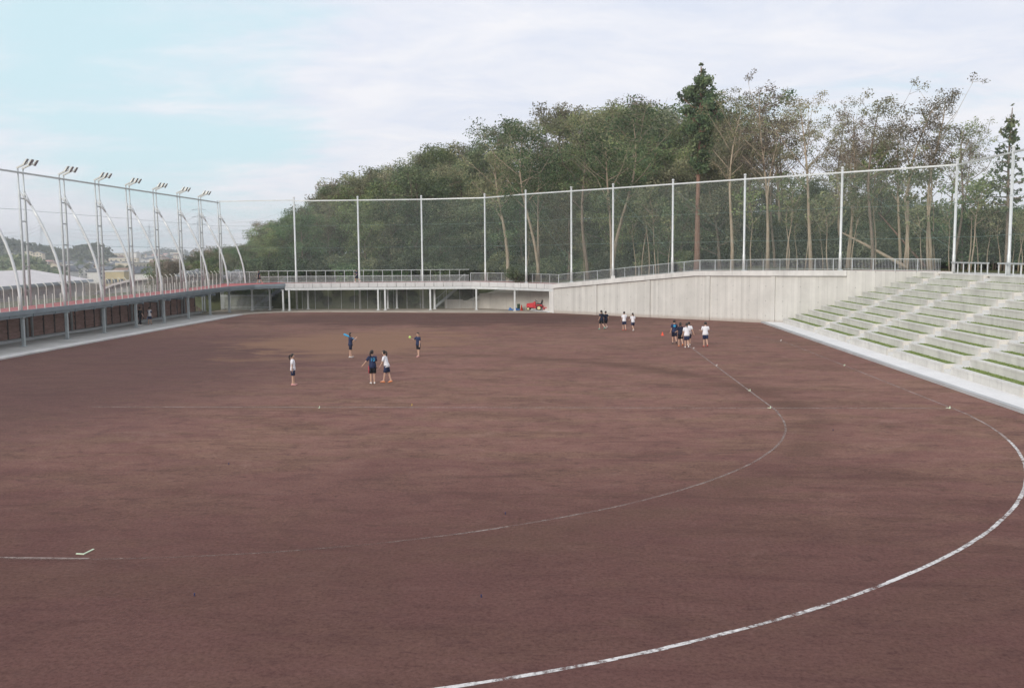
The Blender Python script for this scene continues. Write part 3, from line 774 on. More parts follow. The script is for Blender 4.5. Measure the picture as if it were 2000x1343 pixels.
for k in range(8):
    o = proto if k == 0 else copy_tree(proto)
    o.location = (TX_, 69.7+6.35*k, 0); o['label'] = tlab[k]; o['group'] = 'floodlight towers along the left walkway'
cmast = tower(False); cmast.location = (TX_, 120.5, 0); cmast['label'] = 'plain two legged corner mast with curved brace and no lamps'
# ------------------------------------------------------------------ net poles and ball nets
PP = [(-35.8,121.2,0),(-27.3,121.15,0),(-18.9,121.1,0),(-10.45,119.3,3.4),(-4.93,113.3,3.5),(.56,108.8,3.7),(5.2,105.0,4.15),(11.26,100.0,4.85),(17.77,94.65,5.1),(25.45,88.35,5.18),(33.2,82.0,4.95),(33.35,72.35,4.95),(33.35,62.6,4.95)]
for i, (x, y, z) in enumerate(PP):
    lab = ('tall galvanised net pole at the right edge in front of the thin conifer' if i == 11 else 'tall net pole beyond the right edge of the terraces' if i == 12 else f'{ORDN[i]} tall galvanised net pole from the left' + (' behind the far walkway' if i < 3 else ' on the far walkway' if i < 5 else ' on the concrete wall coping' if i < 10 else ' behind the first rail frame'))
    o = thing('net_pole', lab, 'pole', (x, y, z), 'tall poles carrying the ball net')
    m_ = MB(); m_.tube([(x,y,z-.1),(x,y,z+(4.9 if z < 1 else 1.6)),(x,y,z+(4.95 if z < 1 else 1.65)),(x,y,14.55)], [.14,.14,.115,.11], 10); m_.build('shaft', M_steelw, o, True)
    m_ = MB(); m_.lathe((x,y,14.55), [(.12,0),(.15,.03),(.15,.10),(.08,.18)], 10); m_.build('cap', M_steelw, o)
    if z > 3:
        m_ = MB(); m_.box(x-.22, x+.22, y-.22, y+.22, z-.1, z+.32) if i == 6 else m_.box(x-.2, x+.2, y-.2, y+.2, z-.05, z+.08); m_.build('base_plate', M_coping if i == 6 else M_steel, o)
def net(a, b, zb, label, rail_z=(14.15, 14.15), cell=.05, diag=0):
    a, b = Vector((*a[:2], 0)), Vector((*b[:2], 0)); o = thing('ball_net', label, 'net', (a.x, a.y, zb[0]), 'ball nets hung between the tall poles')
    d = (b-a); ln = d.length; up = Vector((0,0,1)); mb = MB(); e = d/ln*.0011; h = .0011; off = Vector((-d.y, d.x, 0)).normalized()*-.08
    rnd = random.Random(int(ln*100))
    Z = lambda t, k: (zb[0]+(zb[1]-zb[0])*t)*(1-k) + (rail_z[0]+(rail_z[1]-rail_z[0])*t)*k
    n = int(ln/cell)
    for k in range(n):
        t = (k+.5)/n; p = a+d*t+off; mb.quad(p-e+up*Z(t,0), p+e+up*Z(t,0), p+e+up*Z(t,1), p-e+up*Z(t,1))
    m = int((rail_z[0]-zb[0])/cell)
    for k in range(m):
        q = k/m; p0, p1 = a+off+up*Z(0,q), b+off+up*Z(1,q); mb.quad(p0-up*h, p1-up*h, p1+up*h, p0+up*h)
    mb.build('net_mesh', M_net, o)
    r_ = MB(); r_.beam(a+up*rail_z[0], b+up*rail_z[1], .12, .14); r_.build('top_rail', M_steelw, o)
    rp_ = MB()
    for z in (8.1, 11.0):
        k0 = [a+off*1.2+up*(z-.07*math.sin(math.pi*q/6))+d*(q/6) for q in range(7)]; rp_.tube(k0, .013, 5)
    if diag == 1: rp_.tube([a+off*1.2+up*13.9, b+off*1.2+up*(zb[1]+1)], .011, 5)
    if diag == -1: rp_.tube([b+off*1.2+up*13.9, a+off*1.2+up*(zb[0]+1)], .011, 5)
    rp_.build('rope', M_rope, o)
ty = [63.35+6.35*k for k in range(0, 10)]
ty[-1] = 120.5
for k in range(9):
    net((TX_-.05, ty[k]), (TX_-.05, ty[k+1]), (4.4, 4.4), f'{ORDN[k]} bay of thin ball net from the left, between floodlight towers', (14.05, 14.05), .06)
net((TX_, 120.5), PP[0], (4.9, 4.9), 'ball net bay between the corner mast and the first net pole', (14.2, 14.3), .055)
for i in range(12):
    a, b = PP[i], PP[i+1]
    za = 5.0 if a[2] < 3.45 else a[2]+1.0; zb = 5.0 if b[2] < 3.45 else b[2]+1.0
    net(a, b, (za, zb), f'ball net bay between the {ORDN[i]} and {ORDN[i+1]} net poles from the left', (14.2, 14.2), .05, {2:-1, 4:1, 6:1, 7:1, 9:1}.get(i, 0))

# ------------------------------------------------------------------ trees
def leaves_mesh(name, C, S, size, rng, mat, flat=0.0):
    # C: clump centres (k,3), S: (k,) radius, leaves n per clump already expanded
    n = len(C)
    pos = C + np.clip(rng.normal(0, 1, (n,3)), -1.5, 1.5)*S[:,None]*np.array([1,1,.75])*.62
    a = rng.normal(0, 1, (n,3)); a[:,2] *= (1-flat); a /= np.linalg.norm(a, axis=1)[:,None]
    b = rng.normal(0, 1, (n,3)); b -= a*np.sum(a*b, 1)[:,None]; b /= np.linalg.norm(b, axis=1)[:,None]
    s = size*rng.uniform(.6, 1.35, n)[:,None]
    c = np.cross(a, b)
    v = np.stack([pos+a*s, pos+b*s*.55+c*s*.12, pos-a*s*.9, pos-b*s*.55+c*s*.12], 1).reshape(-1, 3)
    me = D.meshes.new(name); me.vertices.add(4*n); me.vertices.foreach_set('co', v.ravel().astype(np.float32))
    me.loops.add(4*n); me.loops.foreach_set('vertex_index', np.arange(4*n, dtype=np.int32))
    me.polygons.add(n); me.polygons.foreach_set('loop_start', np.arange(0, 4*n, 4, dtype=np.int32))
    try: me.polygons.foreach_set('loop_total', np.full(n, 4, dtype=np.int32))
    except Exception: pass
    me.materials.append(mat); me.update(calc_edges=True); me.validate(); return me

def make_tree(seed, kind):
    P = dict(H=15, r=.22, cb=.35, cr=4.2, nl=11, sub=6, clr=.95, lpc=125, ls=.132, lean=.05, up=.75, leaf='green', bark=M_bark, wob=.35, stems=1, prof='round', twigs=2)
    P.update(kind); rng = np.random.default_rng(seed); H = P['H']
    tk = MB(); cen = []; rad = []
    for si in range(P['stems']):
        az0 = rng.uniform(0, 6.28); ln = P['lean']*rng.uniform(.6, 1.4) if P['stems'] == 1 else P['lean']*(1+si*.4)
        hs = H*(1 if si == 0 else rng.uniform(.75, .98)); path = []
        ph = rng.uniform(0, 6.28, 4)
        base = np.array([0., 0, 0]) if si == 0 else np.array([math.cos(az0), math.sin(az0), 0])*.25
        for k in range(9):
            t = k/8; w_ = P['wob']*t
            path.append(base+np.array([math.cos(az0)*ln*hs*t**1.3 + math.sin(ph[0]+t*5)*w_, math.sin(az0)*ln*hs*t**1.3 + math.sin(ph[1]+t*4.3)*w_, hs*.93*t - (.3 if k == 0 else 0)]))
        r0 = P['r']*(1 if si == 0 else .8)
        tk.tube(path, [r0*(1.25 if k == 0 else 1)*(1-.82*(k/8)) for k in range(9)], 7)
        path = np.array(path)
        def at(t):
            x = t*8; i = min(7, int(x)); return path[i]+(path[i+1]-path[i])*(x-i)
        nl = P['nl']
        for i in range(nl):
            q = (i+rng.uniform(.1, .9))/nl; t = P['cb']+(1-P['cb'])*q*.94
            b = at(min(.99, t*.97)); az = 2.4*i+rng.uniform(-.5, .5)+az0
            if P['prof'] == 'round': Rr = P['cr']*math.sqrt(max(.06, 1-(1.7*q-.62)**2))
            elif P['prof'] == 'cone': Rr = P['cr']*(1-.9*q)+.25
            elif P['prof'] == 'vase': Rr = P['cr']*(.45+.55*math.sin(math.pi*min(1, q*.9+.1)))
            elif P['prof'] == 'tuft': Rr = P['cr']*float(np.interp(q, [0,.2,.4,.55,.7,.84,.94,1], [.55,.35,.5,1,.95,.62,.3,.14]))
            else: Rr = P['cr']
            Rr *= rng.uniform(.7, 1.15)
            upk = P['up']*rng.uniform(.6, 1.35)*(1.0 if P['prof'] != 'cone' else .3)
            end = b+np.array([math.cos(az)*Rr, math.sin(az)*Rr, Rr*upk])
            mid = b+(end-b)*.5+np.array([0, 0, (-.10 if P['prof'] != 'cone' else .12)*Rr])+rng.normal(0, .08*Rr, 3)
            lr = max(.03, r0*(1-.8*t)*.55)
            tk.tube([b, b+(mid-b)*.5, mid, end], [lr, lr*.85, lr*.65, lr*.25], 5)
            for j in range(P['sub']):
                u = rng.uniform(.35, 1.0) if j else 1.0
                o = (b+(mid-b)*(u/.5) if u < .5 else mid+(end-mid)*((u-.5)/.5))
                dv = rng.normal(0, 1, 3); dv[2] = abs(dv[2])*.7 if P['prof'] != 'cone' else dv[2]*.25
                e2 = o+dv/np.linalg.norm(dv)*Rr*rng.uniform(.25, .5)
                tk.tube([o, (o+e2)/2+rng.normal(0, .05, 3), e2], [lr*.4, lr*.3, .012], 4, False)
                cen.append(e2); rad.append(P['clr']*rng.uniform(.65, 1.25))
                for _ in range(P['twigs']):
                    e3 = e2+rng.normal(0, .5, 3)*P['clr']+np.array([0,0,.25]); tk.tube([o+(e2-o)*.6, e3], [lr*.22, .01], 3, False)
        if P['prof'] in ('cone', 'tuft'):
            for t_ in (.86, .9, .94, .97): cen.append(at(t_)+rng.normal(0, .12, 3)); rad.append(P['clr']*.75)
        cen.append(path[-1]+np.array([0,0,.2])); rad.append(P['clr']*(.8 if P['prof'] not in ('cone', 'tuft') else .4))
    cen = np.array(cen); rad = np.array(rad); lpc = (P['lpc']*(rad/rad.mean())**1.5*rng.uniform(.5, 1.4, len(rad))).astype(int)+3
    C = np.repeat(cen, lpc, 0); S = np.repeat(rad, lpc)
    lm = leaves_mesh('crown', C, S, P['ls'], rng, M_leaf[P['leaf']])
    tm = tk.mesh('trunk', P['bark'], True)
    z = np.empty(len(lm.vertices)*3, np.float32); lm.vertices.foreach_get('co', z)
    return tm, lm, float(np.percentile(z[2::3], 99.6))
KINDS = {
 'dense': [dict(cb=.16, nl=15), dict(cr=4.8, nl=16, H=14, cb=.12, leaf='green'), dict(H=16, cr=3.9, cb=.14, nl=16, leaf='olive'), dict(H=13, cr=4.6, cb=.14, nl=15, leaf='olive', lean=.1), dict(H=15, cr=4.0, cb=.22, nl=14, leaf='brown', lpc=105)],
 'airy': [dict(H=19, r=.21, cb=.48, cr=3.5, nl=12, sub=5, clr=.55, lpc=40, ls=.10, leaf='brown', bark=M_barkl, up=1.15, lean=.07, wob=.75, prof='vase', twigs=1),
          dict(H=20, r=.19, cb=.52, cr=3.0, nl=10, sub=5, clr=.5, lpc=36, ls=.10, leaf='brown', bark=M_barkl, up=1.35, lean=.05, wob=.85, stems=2, prof='vase', twigs=1),
          dict(H=18, r=.20, cb=.45, cr=3.7, nl=11, sub=5, clr=.58, lpc=46, ls=.10, leaf='olive', bark=M_bark, up=1.1, lean=.12, wob=.9, prof='vase', twigs=1)],
 'leaner': [dict(H=17, r=.26, cb=.5, cr=4.2, nl=11, sub=5, clr=.95, lpc=55, leaf='olive', bark=M_barkl, up=.9, lean=.22, wob=.5, prof='vase'),
            dict(H=17, r=.20, cb=.5, cr=3.8, nl=11, sub=5, clr=.9, lpc=50, leaf='green', bark=M_barkl, up=1.0, lean=.14, wob=.8, stems=2, prof='vase')],
 'shrub': [dict(H=4.2, r=.06, cb=.05, cr=1.7, nl=8, sub=4, clr=.62, lpc=42, ls=.15, leaf='shrub', stems=3, lean=.2, wob=.2, twigs=0),
           dict(H=3.4, r=.05, cb=.04, cr=1.8, nl=8, sub=4, clr=.62, lpc=40, ls=.14, leaf='green', stems=3, lean=.25, wob=.2, twigs=0),
           dict(H=5.5, r=.08, cb=.1, cr=1.9, nl=9, sub=4, clr=.7, lpc=42, ls=.16, leaf='olive', stems=2, lean=.15, wob=.3, twigs=0)],
 'sapling': [dict(H=9, r=.07, cb=.5, cr=1.5, nl=8, sub=3, clr=.5, lpc=18, ls=.15, leaf='olive', bark=M_barkl, lean=.08, wob=.5, up=1.1, twigs=1)],
}
PRO = {}
sd_ = 11
for k, lst in KINDS.items():
    PRO[k] = []
    for q in lst:
        sd_ += 7; PRO[k].append(make_tree(sd_, q))
NM = {'dense': ('leafy_tree', 'tree'), 'airy': ('slender_tree', 'tree'), 'leaner': ('leaning_tree', 'tree'), 'shrub': ('shrub', 'shrub'), 'sapling': ('sapling', 'tree')}
def put(kind, var, x, y, H, label, group=None, rz=None, wide=1.0, z=None, rnd=random):
    tm, lm, h0 = PRO[kind][var]; s = H/h0
    z = ground_z(x, y)-.08 if z is None else z
    nm, cat = NM[kind]
    o = thing(nm, label, cat, (x, y, z), group, rnd.uniform(0, 6.28) if rz is None else rz, local=True)
    o.scale = (s*wide, s*wide, s)
    for n_, me in (('trunk', tm), ('crown', lm)):
        c = D.objects.new(n_, me); COL.objects.link(c); c.parent = o
    return o
# height of the wooded skyline seen over the field: direction -> tan(elevation)
SKY = [(360,502),(400,492),(450,480),(490,462),(520,440),(560,418),(600,392),(650,360),(700,335),(760,316),(800,318),(850,300),(880,275),(920,252),(960,232),(1000,212),(1040,205),(1080,212),(1130,190),(1180,208),(1210,200),(1250,200),(1290,218),(1330,220),(1400,190),(1470,158),(1520,160),(1560,185),(1620,205),(1680,200),(1720,172),(1760,190),(1800,162),(1850,205),(1880,260),(1905,320),(1930,395),(1990,400),(2060,380)]
SK_T, SK_E = [], []
for x, y in SKY:
    d = ray(x, y); SK_T.append(d.x/d.y); SK_E.append(d.z/d.y)
def top_limit(x, y): return CAM_H + y*interp(x/y, SK_T, SK_E)
rnd = random.Random(77)
placed = []
def free(x, y, r):
    for a, b, q in placed:
        if (a-x)**2+(b-y)**2 < max(r, q)**2*.999: return False
    return True
LBL = {('dense',0): 'leafy green tree in the wood on the left slope', ('dense',1): 'dense green tree in the middle of the wooded hill behind the ball nets', ('dense',2): 'leafy tree in the wood to the right of the tall conifer',
       ('airy',0): 'thin brownish tree in the wood on the left slope', ('airy',1): 'tall slender thin leaved tree in the middle of the wooded hill', ('airy',2): 'slender brown leaved tree with open crown in the wood right of the tall conifer',
       ('leaner',0): 'leaning tree in the wood on the left slope', ('leaner',1): 'leaning pale trunked tree in the middle of the wooded hill', ('leaner',2): 'leaning tree in the wood right of the tall conifer',
       ('shrub',0): 'green shrub at the foot of the wood behind the far walkway', ('shrub',1): 'green shrub at the foot of the wood behind the wall ramp', ('shrub',2): 'green shrub under the slender trees behind the level wall railing',
       ('sapling',0): 'thin young tree in the wood on the left slope', ('sapling',1): 'thin young tree in the middle of the wooded hill', ('sapling',2): 'thin young tree under the slender trees right of the tall conifer'}
GRP = {'dense': 'leafy trees of the wood', 'airy': 'slender trees of the wood', 'leaner': 'leaning trees of the wood', 'shrub': 'shrubs along the edge of the wood', 'sapling': 'young trees in the wood'}
def zone(x, y):
    t = x/max(y, 1); return 0 if t < -.2 else (1 if t < .13 else 2)
# --- trees one can tell apart in the photo
SPEC = []
def spec(kind, var, px, Y, ptop, label, rz=0, wide=1.0):
    p = onY(px, 500, Y); x = p.x; z = ground_z(x, Y)-.08; top = onY(px, ptop, Y).z
    placed.append((x, Y, 1.6)); return put(kind, var, x, Y, top-z, label, GRP[kind], rz, wide)
def toward(dx): return 0
spec('leaner', 0, 992, 121.5, 262, 'leaning pale trunked tree behind the pole at the start of the wall ramp', 2.6)
spec('leaner', 1, 1052, 117.5, 235, 'thin leaning twin trunked tree just left of the wall ramp', 1.0)
spec('airy', 2, 1150, 113, 205, 'tall forked tree rising behind the middle of the wall ramp', .6, 1.15)
spec('leaner', 1, 1196, 112, 200, 'tall pale tree with wide forked limbs left of the tall conifer', 3.9, 1.1)
spec('airy', 0, 1430, 101.5, 178, 'slender tree with curving pale trunk just right of the tall conifer', 1.2)
spec('airy', 1, 1500, 99.5, 152, 'tall pair of pale trunks behind the level wall railing, highest brown crown', 0.3, 1.1)
spec('airy', 0, 1585, 97, 182, 'slender pale tree standing left of the pole with the fallen trunk', 2.2, 1.1)
spec('airy', 1, 1655, 97, 195, 'twin stemmed pale tree directly behind the fallen trunk', 4.2)
spec('airy', 2, 1705, 93, 168, 'tall tree with spreading top right of the fallen trunk', 5.2, 1.1)
spec('airy', 0, 1768, 93, 185, 'slender tree with crooked pale stem behind the end of the railing', .1, 1.15)
spec('airy', 1, 1820, 92, 158, 'tall fine twigged tree at the right end of the wood', 1.9, 1.1)
spec('airy', 2, 1862, 90.5, 225, 'bent tree with drooping branches at the right end of the wood', 2.9, 1.1)
spec('dense', 2, 1720, 102, 262, 'dark leafy tree among the brown crowns right of the tall conifer', 1.1, .8)
placed.append((onY(1365, 500, 103.5).x, 103.5, 2.2))
# --- the rest of the wood
def fill(kind_fn, n, dmin, dmax, tmin, tmax, sep, hfun, seed, tries=4000, cap_top=True, tall=False):
    rr = random.Random(seed); c = 0
    for _ in range(tries):
        if c >= n: break
        t = rr.uniform(tmin, tmax); y = rr.uniform(58, 185); x = t*y
        if x > 37.5 or y > wallY(max(x, -1.6))+4.7 if x > -7 else y > 121.6:
            d, z0 = site_dist(x, y)
            if d < dmin or d > dmax or not free(x, y, sep): continue
            z = ground_z(x, y); lim = top_limit(x, y)-z; kind, var = kind_fn(rr, x, y); h = hfun(rr, kind)
            back = d > dmax*.55
            if cap_top:
                lo = {'dense': 6, 'airy': 9, 'leaner': 9, 'shrub': 1.5, 'sapling': 4}[kind]
                if lim < lo: continue
                h = min(h, lim*rr.uniform(.74 if kind == 'airy' else .86, 1.0))
                if back and tall and kind in ('dense', 'airy'): h = min(lim*rr.uniform(.78, 1.05), 23)
            placed.append((x, y, sep)); zn = zone(x, y)
            put(kind, var, x, y, h, LBL[(kind, zn)], GRP[kind], None, rr.uniform(.9, 1.15) if kind != 'dense' else max(1.0, min(1.35, 12/h))*rr.uniform(.9, 1.1), z-.08, rr)
            c += 1
    return c
def kf_left(rr, x, y): return ('dense', rr.choice([0,1,2,3,3,4])) if rr.random() < .85 else ('airy', 2)
def kf_mid(rr, x, y):
    q = rr.random()
    return ('dense', rr.choice([0,1,1,2,3,4])) if q < .78 else (('airy', rr.choice([0,2])) if q < .9 else ('leaner', rr.choice([0,1])))
def kf_right(rr, x, y): return ('airy', rr.choice([0,1,2])) if rr.random() < .75 else ('leaner', 1)
hf = lambda rr, k: {'dense': rr.uniform(10, 16), 'airy': rr.uniform(15, 21), 'leaner': rr.uniform(14, 18), 'shrub': rr.uniform(2.0, 4.5), 'sapling': rr.uniform(6, 10)}[k]
n1 = fill(kf_left, 46, 5, 40, -.44, -.2, 3.6, hf, 5, tall=True)
n2 = fill(kf_mid, 80, 4.5, 55, -.22, .17, 3.7, hf, 6, tall=True)
n3 = fill(kf_right, 15, 4, 22, .15, .42, 3.4, hf, 7)
# understorey: lower leafy trees that close the wood under the crowns, and shrubs along its edge
hu = lambda rr, k: rr.uniform(5.5, 9.8) if k == 'dense' and HUK[0] else {'dense': rr.uniform(4.2, 7.5), 'shrub': rr.uniform(2.6, 6.0), 'sapling': rr.uniform(6, 11)}[k]
HUK = [True]
n4 = fill(lambda rr, x, y: ('dense', rr.choice([0,1,1,2])), 40, 8, 26, .12, .32, 2.4, hu, 28)
HUK[0] = False
n4 += fill(lambda rr, x, y: ('dense', rr.choice([0,1,1,2])), 88, 7.5, 30, .12, .62, 2.1, hu, 8)
n4 += fill(lambda rr, x, y: ('dense', rr.choice([0,1,1,2])), 50, 5, 34, -.42, .17, 2.0, lambda rr, k: rr.uniform(5.5, 9.5), 18)
keep = placed; placed = []
n5 = fill(lambda rr, x, y: ('shrub', rr.choice([0,0,1,2])), 70, 2.2, 8, -.40, -.05, 1.5, lambda rr, k: rr.uniform(1.8, 4.2), 9)
n5 += fill(lambda rr, x, y: ('shrub', rr.choice([0,1])), 26, .7, 2.2, -.36, -.1, 1.2, lambda rr, k: rr.uniform(.8, 1.7), 19, cap_top=False)
n6 = fill(lambda rr, x, y: ('shrub', rr.choice([0,1,2])), 40, 3.2, 13, -.07, .13, 1.5, lambda rr, k: rr.uniform(2.0, 5.0), 11)
n6 += fill(lambda rr, x, y: ('shrub', rr.choice([0,1,2])), 60, 8, 16, .13, .62, 1.5, lambda rr, k: rr.uniform(2.0, 6.0), 10)
placed = keep+placed
n7 = fill(lambda rr, x, y: ('sapling', 0), 70, 2.5, 10, -.1, .48, 1.0, lambda rr, k: rr.uniform(6, 12), 12)
print('TREES', n1, n2, n3, n4, n5, n6, n7)
# tall conifer and the spindly one at the right edge
def conifer(label, px, Y, ptop, cb, cr, nl, lpc, clr, seed, bark, r, leaf='conif', irregular=False):
    p = onY(px, 500, Y); z = ground_z(p.x, Y)-.1; H = onY(px, ptop, Y).z-z
    tm, lm, h0 = make_tree(seed, dict(H=H*.97, r=r, cb=cb, cr=cr, nl=nl, sub=4, clr=clr, lpc=lpc, ls=.17, leaf=leaf, bark=bark, lean=.004, wob=.12, prof='cone' if not irregular else 'tuft', up=.35, twigs=1))
    o = thing('conifer_tree', label, 'tree', (p.x, Y, z), None, .4, local=True)
    o.scale = (1, 1, H/h0)
    for n_, me in (('trunk', tm), ('crown', lm)):
        c = D.objects.new(n_, me); COL.objects.link(c); c.parent = o
conifer('tall conifer with bare reddish trunk and dark tufted top above the wood', 1362, 103.5, 138, .50, 1.95, 30, 64, .46, 5, M_barkr, .36, 'conif', True)
conifer('thin spindly conifer with short drooping branches behind the rightmost pole', 1966, 84.5, 218, .36, 1.45, 30, 6, .26, 8, M_bark, .20)
# fallen pale trunks
o = thing('fallen_trunk', 'broken pale trunk leaning down across the saplings behind the railing', 'tree trunk', (0,0,0))
a, b = onY(1640, 452, 96), onY(1745, 508, 92.5); m_ = MB(); m_.tube([a, a+(b-a)*.5+Vector((0,0,.05)), b+(b-a)*.25], [.07, .14, .19], 7); m_.build('trunk', M_barkl, o, True)
m_ = MB()
for q in (.1, .2, .3): c = a+(b-a)*q; m_.tube([c, c+Vector((.25,0,.5+q))], [.04, .01], 5)
m_.build('broken_limb', M_barkl, o)
o = thing('fallen_trunk', 'smaller darker trunk leaning beyond the crooked tree near the railing end', 'tree trunk', (0,0,0))
a, b = onY(1715, 415, 99), onY(1772, 480, 97); m_ = MB(); m_.tube([a, b, b+(b-a)*.6], [.06, .12, .15], 6); m_.build('trunk', M_barkr, o, True)

# pale bushes on the far left corner
PB = make_tree(401, dict(H=2.6, r=.05, cb=.05, cr=1.2, nl=8, sub=4, clr=.42, lpc=34, ls=.12, leaf='pale', stems=3, lean=.2, wob=.15, twigs=0))
for px, Y, h, wd, lab in [(385, 124, 2.0, 1.9, 'wide silvery white bush beyond the bent top fence'), (462, 122.6, 1.9, 1.2, 'silvery white bush at the walkway corner left of the walking person')]:
    p = onY(px, 552, Y); z = p.z-.3; o = thing('pale_bush', lab, 'bush', (p.x, Y, z), 'silvery bushes beyond the walkway corner', .5, local=True)
    s = h/2.6; o.scale = (s*wd, s*wd, s)
    for n_, me in (('stems', PB[0]), ('foliage', PB[1])):
        c = D.objects.new(n_, me); COL.objects.link(c); c.parent = o

# ------------------------------------------------------------------ buildings and town on the left
M_roofw = vary('pale_metal_roof', (0.66, 0.62, 0.61), 0.6, 0.4, 0, .3, .06)
M_trim = vary('grey_trim', (0.42, 0.45, 0.48), .6, .3, 0, 1, .08)
M_facade = concrete('grey_facade', (0.42, 0.43, 0.42), False, .1)
M_glass = vary('window_glass', (0.10, 0.12, 0.14), 0.2, 0.6)
M_cream = vary('cream_render', (0.62, 0.56, 0.44), .8, .2, 0, .4, .12, .12)
M_white = vary('white_render', (0.70, 0.69, 0.66), .8, .2, 0, .4, .1, .1)
M_yell = vary('ochre_render', (0.56, 0.48, 0.31), .8, .2, 0, .4, .12)
M_tile = vary('grey_roof_tile', (0.135, 0.145, 0.165), .8, .2, 0, .8, .2, .25)
M_tileb = vary('brown_roof_tile', (0.28, 0.19, 0.15), .8, .2, 0, .8, .2, .25)
M_red = vary('pinkish_roof', (0.50, 0.30, 0.27), .8, .2, 0, .8, .15)
o = thing('warehouse', 'long warehouse with broad pale roof left behind the raised walkway', 'building', (-80, 120, -6))
ev = [(-63.0, 70, 3.35), (-81.0, 154, 3.35)]; rg = [(-73, 70, 5.15), (-87.2, 147, 5.15)]
bk = [(-86, 70, 3.35), (-97, 150, 3.35)]
m_ = MB()
m_.hexa([(*ev[0][:2],3.2),(*ev[1][:2],3.2),(rg[1][0],rg[1][1],5.0),(rg[0][0],rg[0][1],5.0)], [ev[0],ev[1],rg[1],rg[0]])
m_.poly([rg[0], rg[1], bk[1], bk[0]]); m_.poly([ev[1], bk[1], rg[1]])
m_.build('roof', M_roofw, o)
m_ = MB(); m_.beam((ev[0][0]+.15, ev[0][1], 3.18), (ev[1][0]+.15, ev[1][1]+.1, 3.18), .35, .42); m_.build('gutter', M_trim, o)
m_ = MB(); i0, i1, i2, i3 = (-63.9,70.3), (-81.8,153.3), (-96.2,149.5), (-85.2,70.3)
m_.hexa([(*q,-8) for q in (i0,i1,i2,i3)], [(*q,3.18) for q in (i0,i1,i2,i3)]); m_.build('wall', M_facade, o)
for k in range(9):
    t = .1+.09*k; t2 = t+.05; A = Vector((*i0, 0)).lerp(Vector((*i1, 0)), t); B = Vector((*i0, 0)).lerp(Vector((*i1, 0)), t2)
    f = MB(); n_ = Vector((.06,.012,0)); f.hexa([A+n_*-1+Vector((0,0,.6)), A+n_+Vector((0,0,.6)), B+n_+Vector((0,0,.6)), B-n_+Vector((0,0,.6))], [A-n_+Vector((0,0,2.2)), A+n_+Vector((0,0,2.2)), B+n_+Vector((0,0,2.2)), B-n_+Vector((0,0,2.2))]); f.build('window', M_glass, o)
o = thing('vaulted_hall', 'low hall with pale curved roof edge beyond the bent top fence', 'building', (-65, 158, -6))
m_ = MB(); rings = []
prof = [(-78,1.2),(-76.6,2.0),(-74.8,2.75),(-72.5,3.3),(-70,3.65),(-67,3.85),(-63.5,3.9),(-60,3.8),(-56,3.5),(-52,2.9),(-50,2.2)]
for (x0, z0), (x1, z1) in zip(prof, prof[1:]): m_.hexa([(x0,149,z0-.35),(x1,149,z1-.35),(x1,176,z1-.35),(x0,176,z0-.35)], [(x0,149,z0),(x1,149,z1),(x1,176,z1),(x0,176,z0)])
m_.build('roof', M_roofw, o)
m_ = MB()
m_.poly([(x,150,z-.36) for x, z in prof]+[(-50,150,-8),(-78,150,-8)]); m_.box(-77.5,-77.2,150.1,175,-8,1.0); m_.build('wall', M_facade, o)
for x in np.arange(-76, -52, 3.0):
    f = MB(); f.box(x, x+1.6, 149.9, 150.05, -1.2, .9); f.build('window', M_glass, o)
def house(label, mat, rmat, wd, dp, h, rh, parts=True, win=2, group=None, name='house', cat='house', flat=False):
    o = thing(name, label, cat, (0,0,0), group, 0, local=True)
    m_ = MB(); m_.box(-wd/2, wd/2, -dp/2, dp/2, -4, h)
    if not flat: m_.poly([(-wd/2,-dp/2,h),(wd/2,-dp/2,h),(0,-dp/2,h+rh*.97)]); m_.poly([(wd/2,dp/2,h),(-wd/2,dp/2,h),(0,dp/2,h+rh*.97)])
    m_.build('wall', mat, o)
    m_ = MB(); e = .5
    if flat: m_.box(-wd/2-.1, wd/2+.1, -dp/2-.1, dp/2+.1, h, h+.35)
    else:
        sl = rh/(wd/2)
        for s_ in (-1, 1): m_.hexa([(0,-dp/2-e,h+rh-.1),(s_*(wd/2+e),-dp/2-e,h-e*sl-.1),(s_*(wd/2+e),dp/2+e,h-e*sl-.1),(0,dp/2+e,h+rh-.1)], [(0,-dp/2-e,h+rh+.12),(s_*(wd/2+e),-dp/2-e,h-e*sl+.12),(s_*(wd/2+e),dp/2+e,h-e*sl+.12),(0,dp/2+e,h+rh+.12)])
    m_.build('roof', rmat, o)
    for fl in range(max(1, int(h//2.7))):
        for k in range(win):
            x = -wd/2+wd*(k+.5)/win; z = fl*2.7+.9
            f = MB(); f.box(x-.55, x+.55, -dp/2-.06, -dp/2+.04, z, z+1.2); f.build('window', M_glass, o)
    return o
HP = [house('small white walled house with grey roof in the far town', M_white, M_tile, 8, 9, 5.6, 2.0, True, 2, 'small houses of the far town'),
      house('small cream walled house with grey roof in the far town', M_cream, M_tile, 9, 8, 5.4, 1.8, True, 3, 'small houses of the far town'),
      house('small cream walled house with brown roof in the far town', M_cream, M_tileb, 8, 10, 5.6, 2.2, True, 2, 'small houses of the far town'),
      house('pale flat roofed apartment block in the far town', M_cream, M_trim, 24, 10, 9, 0, True, 6, 'apartment blocks of the far town', 'apartment_block', 'building', True),
      house('small white walled house with reddish roof in the far town', M_white, M_red, 9, 9, 5.6, 2.0, True, 2, 'small houses of the far town')]
used = [False]*5
def put_house(k, x, y, rz, s=1.0, label=None, z=None):
    o = HP[k] if not used[k] else copy_tree(HP[k]); used[k] = True
    o.location = (x, y, (ground_z(x, y) if z is None else z)); o.rotation_euler = (0, 0, rz); o.scale = (s, s, s)
    if label: o['label'] = label
    return o
rt = random.Random(31); hp_ = []
cnt = 0
